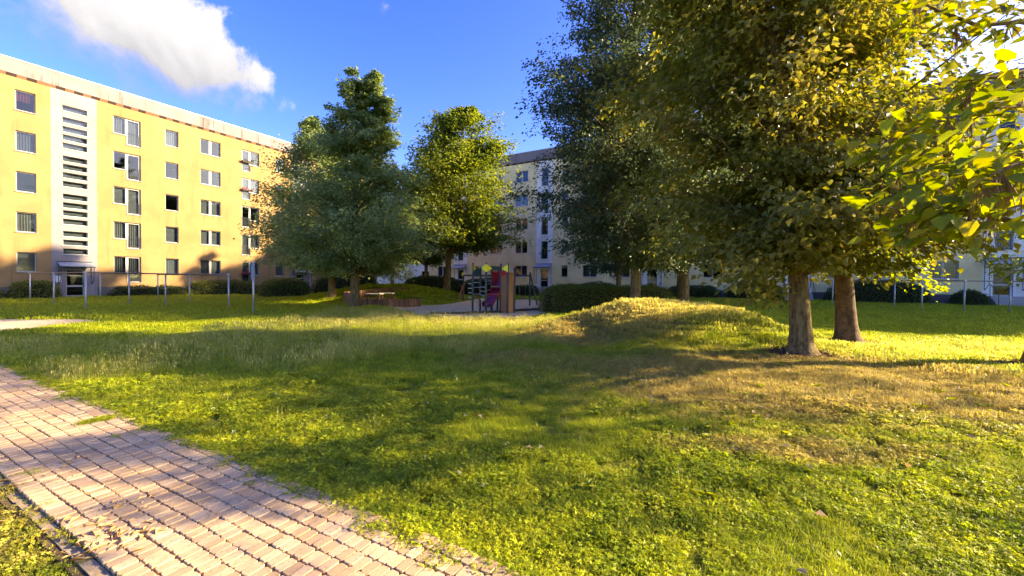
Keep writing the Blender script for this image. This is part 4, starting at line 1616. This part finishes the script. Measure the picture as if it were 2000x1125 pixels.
def log_mesh(name, h, r_):
    return MB().tube([(0, 0, -.1), (0, 0, h - .015), (0, 0, h)], [r_, r_, r_ * .75], 9).mesh(name, False)


LOGS = log_mesh('log', .13, .062)
e0 = gpix(842, 614)
ed = empty('log_edging', tuple(e0))
tag(ed, 'low row of dark upright logs edging the sand under the climbing frame', 'edging')
pts = [gpix(842, 614), gpix(900, 614.5), gpix(945, 612), gpix(985, 611), gpix(1020, 608), gpix(1054, 606)]
acc = 0.0
for a, b_ in zip(pts[:-1], pts[1:]):
    L = np.linalg.norm((b_ - a)[:2])
    s = acc
    while s < L:
        q = a + (b_ - a) * s / L
        o = link('log', LOGS, m_log, ed, (q[0] - e0[0], q[1] - e0[1], float(gz(q[0], q[1])) - e0[2] + random.uniform(-.025, .02)))
        o.rotation_euler = (random.gauss(0, .04), random.gauss(0, .04), random.uniform(0, 6))
        s += .128
    acc = s - L

# ---- round timber wall with tables
rc = np.array([-8.0, 26.6])
rw = empty('round_timber_wall', (*rc, float(gz(*rc))))
tag(rw, 'curved wall of upright reddish logs round the table, at the foot of the mound', 'timber wall')
TALL, SHORT = log_mesh('log', .78, .085), log_mesh('log', .46, .085)
m_logr, k, surf = new_mat('red_stained_log')
oi = k.n('ShaderNodeObjectInfo').outputs['Random']
p = k.obj()
col = k.mix(oi, (0.235, 0.105, 0.055), (0.330, 0.170, 0.095))
col = k.mix(k.ramp(k.noise(k.vmath('MULTIPLY', p, (18, 18, 2)), 1.0, 5.0), .4, .7), col, (0.12, 0.06, 0.035))
surf(k.bsdf(col, 0.88, 0.2))
for me in (TALL, SHORT):
    me.materials.append(m_logr)
nlg = 84
for i in range(nlg):
    a = rad(78) + rad(252) * i / (nlg - 1)          # from the back round the left to the front
    x_, y_ = 2.65 * math.cos(a), 2.65 * math.sin(a)
    deg_ = math.degrees(a)
    me = TALL if deg_ < 236 else SHORT
    o = link('log', me, None, rw, (x_, y_, float(gz(rc[0] + x_, rc[1] + y_)) * .35 - float(gz(*rc)) + random.uniform(-.03, .03)))
    o.rotation_euler = (0, 0, random.uniform(0, 6))
m_top = plain('pale_table_top', (0.60, 0.52, 0.42), 0.6, 0.3)
m_bench = plain('bench_wood', (0.22, 0.10, 0.065), 0.7, 0.3)
for (px, Y, lab, gl_) in ((732, 25.6, 'left one of two pale outdoor tables inside the round timber wall', 0), (755, 26.6, 'right one of two pale outdoor tables inside the round timber wall', 1)):
    c = at(px, 574, Y)
    zb = float(gz(c[0], c[1])) * .35
    t = empty('outdoor_table', (c[0], c[1], zb), rad(6 * gl_))
    tag(t, lab, 'table', 'tables inside the timber wall')
    MB().box(-.46, .46, -.40, .40, .70, .75).build('table_top', m_top, t)
    for sx in (-.36, .36):
        for sy in (-.3, .3):
            MB().box(sx - .035, sx + .035, sy - .035, sy + .035, -.3, .70).build('leg', m_bench, t)
    be = empty('bench', (c[0] + .1, c[1] - .85, zb), rad(6 * gl_))
    tag(be, ('bench in front of the left outdoor table', 'bench in front of the right outdoor table')[gl_], 'bench', 'benches at the tables')
    MB().box(-.6, .6, -.17, .17, .40, .45).build('seat', m_bench, be)
    for sx in (-.5, .5):
        MB().box(sx - .04, sx + .04, -.14, .14, -.3, .40).build('leg', m_bench, be)

# ------------------------------------------------------------------ grass, clover and litter
def veg_mat(name, mul=1.0, trans=.42, tint=None, var=.35):
    m, k, surf = new_mat(name)
    p = k.pos()
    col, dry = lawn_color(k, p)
    if tint:
        col = k.mix(tint[0], col, tint[1])
    rnd = k.n('ShaderNodeAttribute', attribute_name='tint').outputs['Fac']
    hsv = k.n('ShaderNodeHueSaturation')
    k.put(hsv.inputs['Value'], k.ramp(rnd, 0, 1, mul * (1 - var), mul * (1 + var), False))
    k.put(hsv.inputs['Hue'], k.ramp(rnd, 0, 1, .49, .51, False))
    k.put(hsv.inputs['Color'], col)
    d = k.bsdf(hsv.outputs[0], .55, .25)
    t = k.n('ShaderNodeBsdfTranslucent')
    h2_ = k.n('ShaderNodeHueSaturation')
    h2_.inputs['Value'].default_value = 1.5
    k.put(h2_.inputs['Color'], hsv.outputs[0])
    k.put(t.inputs['Color'], h2_.outputs[0])
    mx = k.n('ShaderNodeMixShader')
    mx.inputs[0].default_value = trans
    k.put(mx.inputs[1], d)
    k.put(mx.inputs[2], t.outputs[0])
    surf(mx.outputs[0])
    return m


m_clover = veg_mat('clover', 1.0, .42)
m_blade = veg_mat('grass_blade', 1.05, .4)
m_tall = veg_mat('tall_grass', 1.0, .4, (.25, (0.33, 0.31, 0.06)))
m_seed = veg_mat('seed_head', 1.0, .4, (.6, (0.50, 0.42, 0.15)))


def blades(n, R, h0, h1, w, bend, r, flop=.0):
    a = r.uniform(0, 2 * PI, n)
    d = R * np.sqrt(r.random(n))
    B = np.stack([np.cos(a) * d, np.sin(a) * d, np.zeros(n)], 1)
    h = r.uniform(h0, h1, n)[:, None]
    an = r.uniform(0, 2 * PI, n)
    o = np.stack([np.cos(an), np.sin(an), np.zeros(n)], 1)
    s = np.stack([-np.sin(an), np.cos(an), np.zeros(n)], 1)
    b = r.uniform(.2, 1, n)[:, None] * bend
    z = np.array([0, 0, 1.0])
    v0, v1 = B - s * w * .5, B + s * w * .5
    m = B + z * h * .55 + o * h * b * .35
    v2, v3 = m - s * w * .42, m + s * w * .42
    v4 = B + z * h * (1 - flop * b) + o * h * b
    V = np.stack([v0, v1, v2, v3, v4], 1).reshape(-1, 3)
    q = np.arange(n)[:, None] * 5
    T = np.concatenate([q + [0, 1, 3], q + [0, 3, 2], q + [2, 3, 4]], 1).reshape(-1, 3)
    return V, T, np.repeat(r.random(n), 5), v4


def clover(n, R, h0, h1, size, r):
    a = r.uniform(0, 2 * PI, n)
    d = R * np.sqrt(r.random(n))
    C = np.stack([np.cos(a) * d, np.sin(a) * d, r.uniform(h0, h1, n)], 1)
    nr = norm(np.array([0, 0, 1.0]) + r.normal(0, .38, (n, 3)))
    t0 = norm(np.cross(nr, r.normal(0, 1, (n, 3))))
    t1 = np.cross(nr, t0)
    sz = (size * r.uniform(.7, 1.3, n))[:, None]
    Vs, ph = [], r.random(n)
    for j in range(3):
        g = 2 * PI * j / 3
        o = t0 * math.cos(g) + t1 * math.sin(g)
        s = -t0 * math.sin(g) + t1 * math.cos(g)
        Vs += [C, C + o * sz * .65 + s * sz * .48 + nr * sz * .15, C + o * sz * 1.0 - nr * sz * .05, C + o * sz * .65 - s * sz * .48 + nr * sz * .15]
    V = np.stack(Vs, 1).reshape(-1, 3)
    q = np.arange(n * 3)[:, None] * 4
    T = np.concatenate([q + [0, 1, 2], q + [0, 2, 3]], 1).reshape(-1, 3)
    return V, T, np.repeat(ph, 12)


def join(parts):
    V, T, A, b = [], [], [], 0
    for v, t, a in parts:
        V.append(v)
        T.append(t + b)
        A.append(a)
        b += len(v)
    return np.concatenate(V), np.concatenate(T), np.concatenate(A)


def proto_collection(name, items):
    c = bpy.data.collections.new(name)
    for i, (V, T, A, mats, mi) in enumerate(items):
        me = np_mesh(f'{name}_{i:02d}', V, T, {'tint': A})
        for m in mats:
            me.materials.append(m)
        if mi is not None:
            me.polygons.foreach_set('material_index', mi.astype(np.int32))
        ob = bpy.data.objects.new(f'{name}_{i:02d}', me)
        c.objects.link(ob)
    return c


def scatter(name, label, pts, rot, scl, idx, coll):
    me = bpy.data.meshes.new(name)
    me.vertices.add(len(pts))
    me.vertices.foreach_set('co', pts.astype(np.float32).ravel())
    for nm, ty, arr in (('rot', 'FLOAT_VECTOR', rot), ('scl', 'FLOAT', scl), ('idx', 'INT', idx)):
        a = me.attributes.new(nm, ty, 'POINT')
        if ty == 'FLOAT_VECTOR':
            a.data.foreach_set('vector', arr.astype(np.float32).ravel())
        else:
            a.data.foreach_set('value', arr.astype(np.float32 if ty == 'FLOAT' else np.int32))
    o = link(name, me)
    g = bpy.data.node_groups.new(name, 'GeometryNodeTree')
    g.interface.new_socket('Geometry', in_out='INPUT', socket_type='NodeSocketGeometry')
    g.interface.new_socket('Geometry', in_out='OUTPUT', socket_type='NodeSocketGeometry')
    nd = g.nodes.new
    gi, go = nd('NodeGroupInput'), nd('NodeGroupOutput')
    ci = nd('GeometryNodeCollectionInfo')
    ci.inputs['Collection'].default_value = coll
    ci.inputs['Separate Children'].default_value = True
    ci.inputs['Reset Children'].default_value = True
    ip = nd('GeometryNodeInstanceOnPoints')
    ip.inputs['Pick Instance'].default_value = True

    def attr(nm, ty):
        a = nd('GeometryNodeInputNamedAttribute')
        a.data_type = ty
        a.inputs['Name'].default_value = nm
        return a.outputs['Attribute']
    L = g.links.new
    L(gi.outputs[0], ip.inputs['Points'])
    L(ci.outputs[0], ip.inputs['Instance'])
    L(attr('idx', 'INT'), ip.inputs['Instance Index'])
    L(attr('rot', 'FLOAT_VECTOR'), ip.inputs['Rotation'])
    L(attr('scl', 'FLOAT'), ip.inputs['Scale'])
    L(ip.outputs[0], go.inputs[0])
    md = o.modifiers.new('scatter', 'NODES')
    md.node_group = g
    return tag(o, label, 'grass', kind='stuff')


r = np.random.default_rng(5)
turf, tallp = [], []
for i in range(4):                                    # 0-3 clover patches
    v, t, a = clover(75, .105, .018, .060, .0135, r)
    v2, t2, a2, _ = blades(30, .105, .03, .075, .0042, .6, r)
    V, T, A = join([(v, t, a), (v2, t2, a2)])
    mi = np.concatenate([np.zeros(len(t)), np.ones(len(t2))])
    turf.append((V, T, A, (m_clover, m_blade), mi))
for i in range(4):                                    # 4-7 mown grass
    v2, t2, a2, _ = blades(105, .11, .022, .070, .0042, .9, r, .25)
    v, t, a = clover(10, .10, .012, .035, .011, r)
    V, T, A = join([(v2, t2, a2), (v, t, a)])
    mi = np.concatenate([np.zeros(len(t2)), np.ones(len(t))])
    turf.append((V, T, A, (m_blade, m_clover), mi))
for i in range(3):                                    # 8-10 coarse far grass
    v2, t2, a2, _ = blades(120, .20, .018, .060, .0085, .9, r, .25)
    turf.append((v2, t2, a2, (m_blade,), None))
for i in range(4):                                    # tall flowering grass
    v2, t2, a2, _ = blades(85, .15, .07, .22, .0055, .55, r, .15)
    v3, t3, a3, tip = blades(9, .15, .24, .42, .0035, .35, r, .1)
    n = len(tip)
    an = r.uniform(0, 6.28, n)
    s = np.stack([np.cos(an), np.sin(an), np.zeros(n)], 1) * .008
    z = np.array([0, 0, 1.0])
    V4 = np.stack([tip - z * .03, tip + s + z * .01, tip + z * .065, tip - s + z * .01], 1).reshape(-1, 3)
    q = np.arange(n)[:, None] * 4
    T4 = np.concatenate([q + [0, 1, 2], q + [0, 2, 3]], 1).reshape(-1, 3)
    V, T, A = join([(v2, t2, a2), (v3, t3, a3), (V4, T4, np.repeat(r.random(n), 4))])
    mi = np.concatenate([np.zeros(len(t2)), np.ones(len(t3) + len(T4))])
    tallp.append((V, T, A, (m_tall, m_seed), mi))
c_turf = proto_collection('turf_patch', turf)
c_tall = proto_collection('tall_patch', tallp)


def ring(r0, r1, dens, az=66):
    A = (r1 * r1 - r0 * r0) * rad(az)
    n = int(A * dens)
    d = np.sqrt(r.uniform(r0 * r0, r1 * r1, n))
    a = r.uniform(-rad(az), rad(az), n)
    return np.sin(a) * d, np.cos(a) * d


LITTER = [(6.51, 9.17, 1.15, .75), (9.27, 11.28, 1.1, .7), (10.75, 8.45, 1.3, .8)]


def free(x, y, m=0.0):
    ok = ~on_path(x, y, m) & ~inside(SANDP, x, y) & ~inside(GRAVP, x, y)
    u, w = x * D1[0] + y * D1[1], x * D2[0] + y * D2[1]
    ok &= (w > W1 + .3) & (u < W2 - .3)
    for lx_, ly_, ra, rb in LITTER:
        ok &= ((x - lx_) / ra) ** 2 + ((y - ly_) / rb) ** 2 > .55
    return ok


def is_tall(x, y):
    line = 8.6 + .52 * (x + 1.1)
    w = .5 * np.sin(x * 2.1) + .4 * np.sin(x * .9 + y)
    return (y > line + w) & (x < .6 + .12 * (17 - y) + w) & (y < 19.5 + w) & ((x > -8.5 + w) | (y < 9.5 + w))


PT, RT, ST, IT = [], [], [], []
for r0, r1, dens, s0 in ((1.2, 3.6, 250, .75), (3.6, 6.5, 170, .92), (6.5, 11, 85, 1.35), (11, 20, 42, 1.6), (20, 46, 7.5, 2.6)):
    x, y = ring(r0, r1, dens)
    ok = free(x, y, .03)
    worn = np.array([noise.noise(Vector((a * 1.5, b_ * 1.5, 5.7))) + .5 * noise.noise(Vector((a * 4.2, b_ * 4.2, 1.7))) for a, b_ in zip(x, y)])
    ok &= (worn > -.42) | (r.random(len(x)) < .25)
    ok &= ~(is_tall(x, y) & (r.random(len(x)) < .55))
    x, y = x[ok], y[ok]
    n = len(x)
    nv = np.array([noise.noise(Vector((a * .8, b_ * .8, 3.1))) for a, b_ in zip(x, y)])
    lush = (y < 5.2 + 1.2 * nv + .25 * np.clip(-x, 0, 4)) & (nv > -.28)
    idx = np.where(r0 >= 11, r.integers(8, 11, n), np.where(lush, r.integers(0, 4, n), r.integers(4, 8, n)))
    PT.append(np.stack([x, y, gz(x, y)], 1))
    RT.append(np.stack([r.normal(0, .08, n), r.normal(0, .08, n), r.uniform(0, 6.28, n)], 1))
    ST.append(s0 * r.uniform(.75, 1.3, n) * (.85 + .5 * np.clip(nv + .2, 0, 1)))
    IT.append(idx)
scatter('grass', 'short green and straw-coloured turf covering the lawn', np.concatenate(PT), np.concatenate(RT), np.concatenate(ST), np.concatenate(IT), c_turf)

PT, RT, ST = [], [], []
for r0, r1, dens, s0 in ((4.5, 10, 50, .6), (10, 21, 26, .72)):
    x, y = ring(r0, r1, dens)
    ok = free(x, y, .05) & is_tall(x, y)
    x, y = x[ok], y[ok]
    n = len(x)
    PT.append(np.stack([x, y, gz(x, y)], 1))
    RT.append(np.stack([r.normal(0, .06, n), r.normal(0, .06, n), r.uniform(0, 6.28, n)], 1))
    nv = np.array([noise.noise(Vector((a * .5, b_ * .5, 8.1))) for a, b_ in zip(x, y)])
    ST.append(s0 * r.uniform(.6, 1.15, n) * (1 + .6 * nv))
# single tall stalks over the rest, weeds in the paving and along its edge
x, y = ring(3.0, 13, 1.2)
ok = free(x, y, .1) & ~is_tall(x, y)
x, y = x[ok], y[ok]
PT.append(np.stack([x, y, gz(x, y)], 1))
RT.append(np.stack([r.normal(0, .1, len(x)), r.normal(0, .1, len(x)), r.uniform(0, 6.28, len(x))], 1))
ST.append(r.uniform(.25, .5, len(x)))
PTc, RTc, STc = np.concatenate(PT), np.concatenate(RT), np.concatenate(ST)
scatter('tall_grass', 'taller seeding grass in the middle of the lawn', PTc, RTc, STc, r.integers(0, 4, len(PTc)), c_tall)

W = []
for (px, py, nn_, sc) in [(190, 828, 26, .9), (205, 824, 22, .9), (170, 832, 18, .8), (350, 872, 8, .7), (440, 917, 6, .6), (455, 945, 6, .7), (240, 858, 7, .7), (345, 916, 4, .5), (805, 1078, 7, .8), (865, 1108, 8, .9),
                           (690, 1045, 5, .6), (655, 1020, 4, .5), (600, 990, 5, .7), (640, 1010, 4, .6), (720, 1055, 4, .6), (50, 935, 6, .8), (300, 950, 3, .4), (120, 790, 8, .8), (95, 760, 10, .9), (510, 955, 4, .6)]:
    c = gpix(px, py)
    for _ in range(nn_):
        W.append((c[0] + r.normal(0, .05), c[1] + r.normal(0, .035), .030, sc * r.uniform(.5, .9)))
# turf creeping over both path edges
for _ in range(1300):
    a = r.uniform(-1.5, 12)
    over = .030 + .06 * max(0, noise.noise(Vector((a * 1.7, 2.2, 0))) + .25) + .08 * max(0, noise.noise(Vector((a * 5.1, 7.2, 0))))
    q = PO + PD * a + PN * (.04 - abs(r.normal(0, over)))
    W.append((q[0], q[1], .02, r.uniform(.45, .95)))
for _ in range(300):
    a = r.uniform(-2, 9)
    q = PO + PD * a - PN * (PW + .02 - abs(r.normal(0, .05)))
    W.append((q[0], q[1], .02, r.uniform(.3, .7)))
W = np.array(W)
n = len(W)
scatter('weeds', 'small weeds growing between the path pavers', W[:, :3], np.stack([r.normal(0, .1, n), r.normal(0, .1, n), r.uniform(0, 6.28, n)], 1), W[:, 3], r.integers(0, 8, n), c_turf)

# ---- fallen leaves, dry clippings, leaf litter round the trunks
m_fall = leaf_mat('fallen_leaf', [(0.30, 0.17, 0.07), (0.42, 0.29, 0.13), (0.52, 0.40, 0.20), (0.22, 0.11, 0.05)], .15, rough=.7)
m_mulch = leaf_mat('leaf_litter', [(0.10, 0.045, 0.030), (0.16, 0.075, 0.050), (0.24, 0.14, 0.085), (0.07, 0.035, 0.025)], .05, rough=.85)


def flat_leaves(name, label, x, y, dz, size, mat):
    n = len(x)
    P = np.stack([x, y, gz(x, y) + dz], 1)
    tp = np.stack([r.normal(0, 1, n), r.normal(0, 1, n), r.normal(0, .3, n)], 1)
    nr = np.array([0, 0, 1.0]) + r.normal(0, .35, (n, 3))
    o = leaves(name, P, tp, nr, size * r.uniform(.6, 1.3, n), .7, mat, None, r)
    return tag(o, label, 'leaves', kind='stuff')


# broad-leaved rosettes and white clover heads in the lawn
x, y = ring(2.2, 11, 1.8)
ok = free(x, y, .05)
x, y = x[ok], y[ok]
m_ = 9
n = len(x) * m_
ci = np.repeat(np.arange(len(x)), m_)
an = r.uniform(0, 6.28, n)
P = np.stack([x[ci], y[ci], gz(x[ci], y[ci]) + .035], 1)
o = leaves('rosette_weeds', P, np.stack([np.cos(an), np.sin(an), r.uniform(.1, .6, n)], 1), np.array([0, 0, 1.0]) + r.normal(0, .2, (n, 3)), r.uniform(.05, .12, n), .30,
           leaf_mat('weed_leaf', [(0.20, 0.24, 0.02), (0.27, 0.31, 0.03), (0.34, 0.36, 0.05)], .4), None, r)
tag(o, 'flat leafy weed rosettes dotted through the lawn', 'weeds', kind='stuff')
x, y = ring(2.5, 12, 0.9)
ok = free(x, y, .1)
x, y = x[ok], y[ok]
n = len(x) * 8
ci = np.repeat(np.arange(len(x)), 8)
P = np.stack([x[ci], y[ci], gz(x[ci], y[ci]) + .075], 1) + r.normal(0, .006, (n, 3))
o = leaves('clover_flowers', P, r.normal(0, 1, (n, 3)), r.normal(0, 1, (n, 3)), r.uniform(.008, .016, n), .7, leaf_mat('clover_flower', [(0.55, 0.50, 0.42), (0.72, 0.68, 0.60)], .2), None, r)
tag(o, 'tiny white clover flower heads in the turf', 'flowers', kind='stuff')
x, y = ring(2.5, 14, 9)
w = np.exp(-(((x - 6.5) / 4.6) ** 2 + ((y - 7.0) / 3.4) ** 2))
ok = (r.random(len(x)) < w + .02) & ~on_path(x, y, -.2)
flat_leaves('fallen_leaves', 'dry fallen leaves scattered over the brown turf under the right trees', x[ok], y[ok], .05, .065, m_fall)
X, Y, Z_ = [], [], []
for lx_, ly_, ra, rb in LITTER:
    n = 2600
    a, d = r.uniform(0, 6.28, n), np.sqrt(r.random(n)) * (1 + .25 * r.normal(0, 1, n))
    X.append(lx_ + np.cos(a) * d * ra * .9)
    Y.append(ly_ + np.sin(a) * d * rb * .9)
X, Y = np.concatenate(X), np.concatenate(Y)
flat_leaves('leaf_litter', 'reddish-brown leaf litter in rings round the right trunks', X, Y, .02 + .02 * r.random(len(X)), .05, m_mulch)
# dry mown stalks lying on the path
n = 230
cs = [gpix(165, 990), gpix(190, 1030), gpix(150, 965), gpix(120, 930), gpix(230, 1080), gpix(205, 1060), gpix(250, 1010)]
ci = r.integers(0, len(cs), n)
P = np.array([cs[i] for i in ci]) + np.stack([r.normal(0, .11, n), r.normal(0, .10, n), .058 + .006 * r.random(n)], 1)
an = r.normal(2.3, .9, n)
o = leaves('dry_stalks', P, np.stack([np.cos(an), np.sin(an), r.normal(0, .05, n)], 1), np.array([0, 0, 1.0]) + r.normal(0, .2, (n, 3)), r.uniform(.04, .12, n), .028,
           leaf_mat('dry_stalk', [(0.62, 0.42, 0.17), (0.78, 0.58, 0.28)], .2), None, r)
tag(o, 'dry cut grass stalks lying on the pavers', 'grass', kind='stuff')
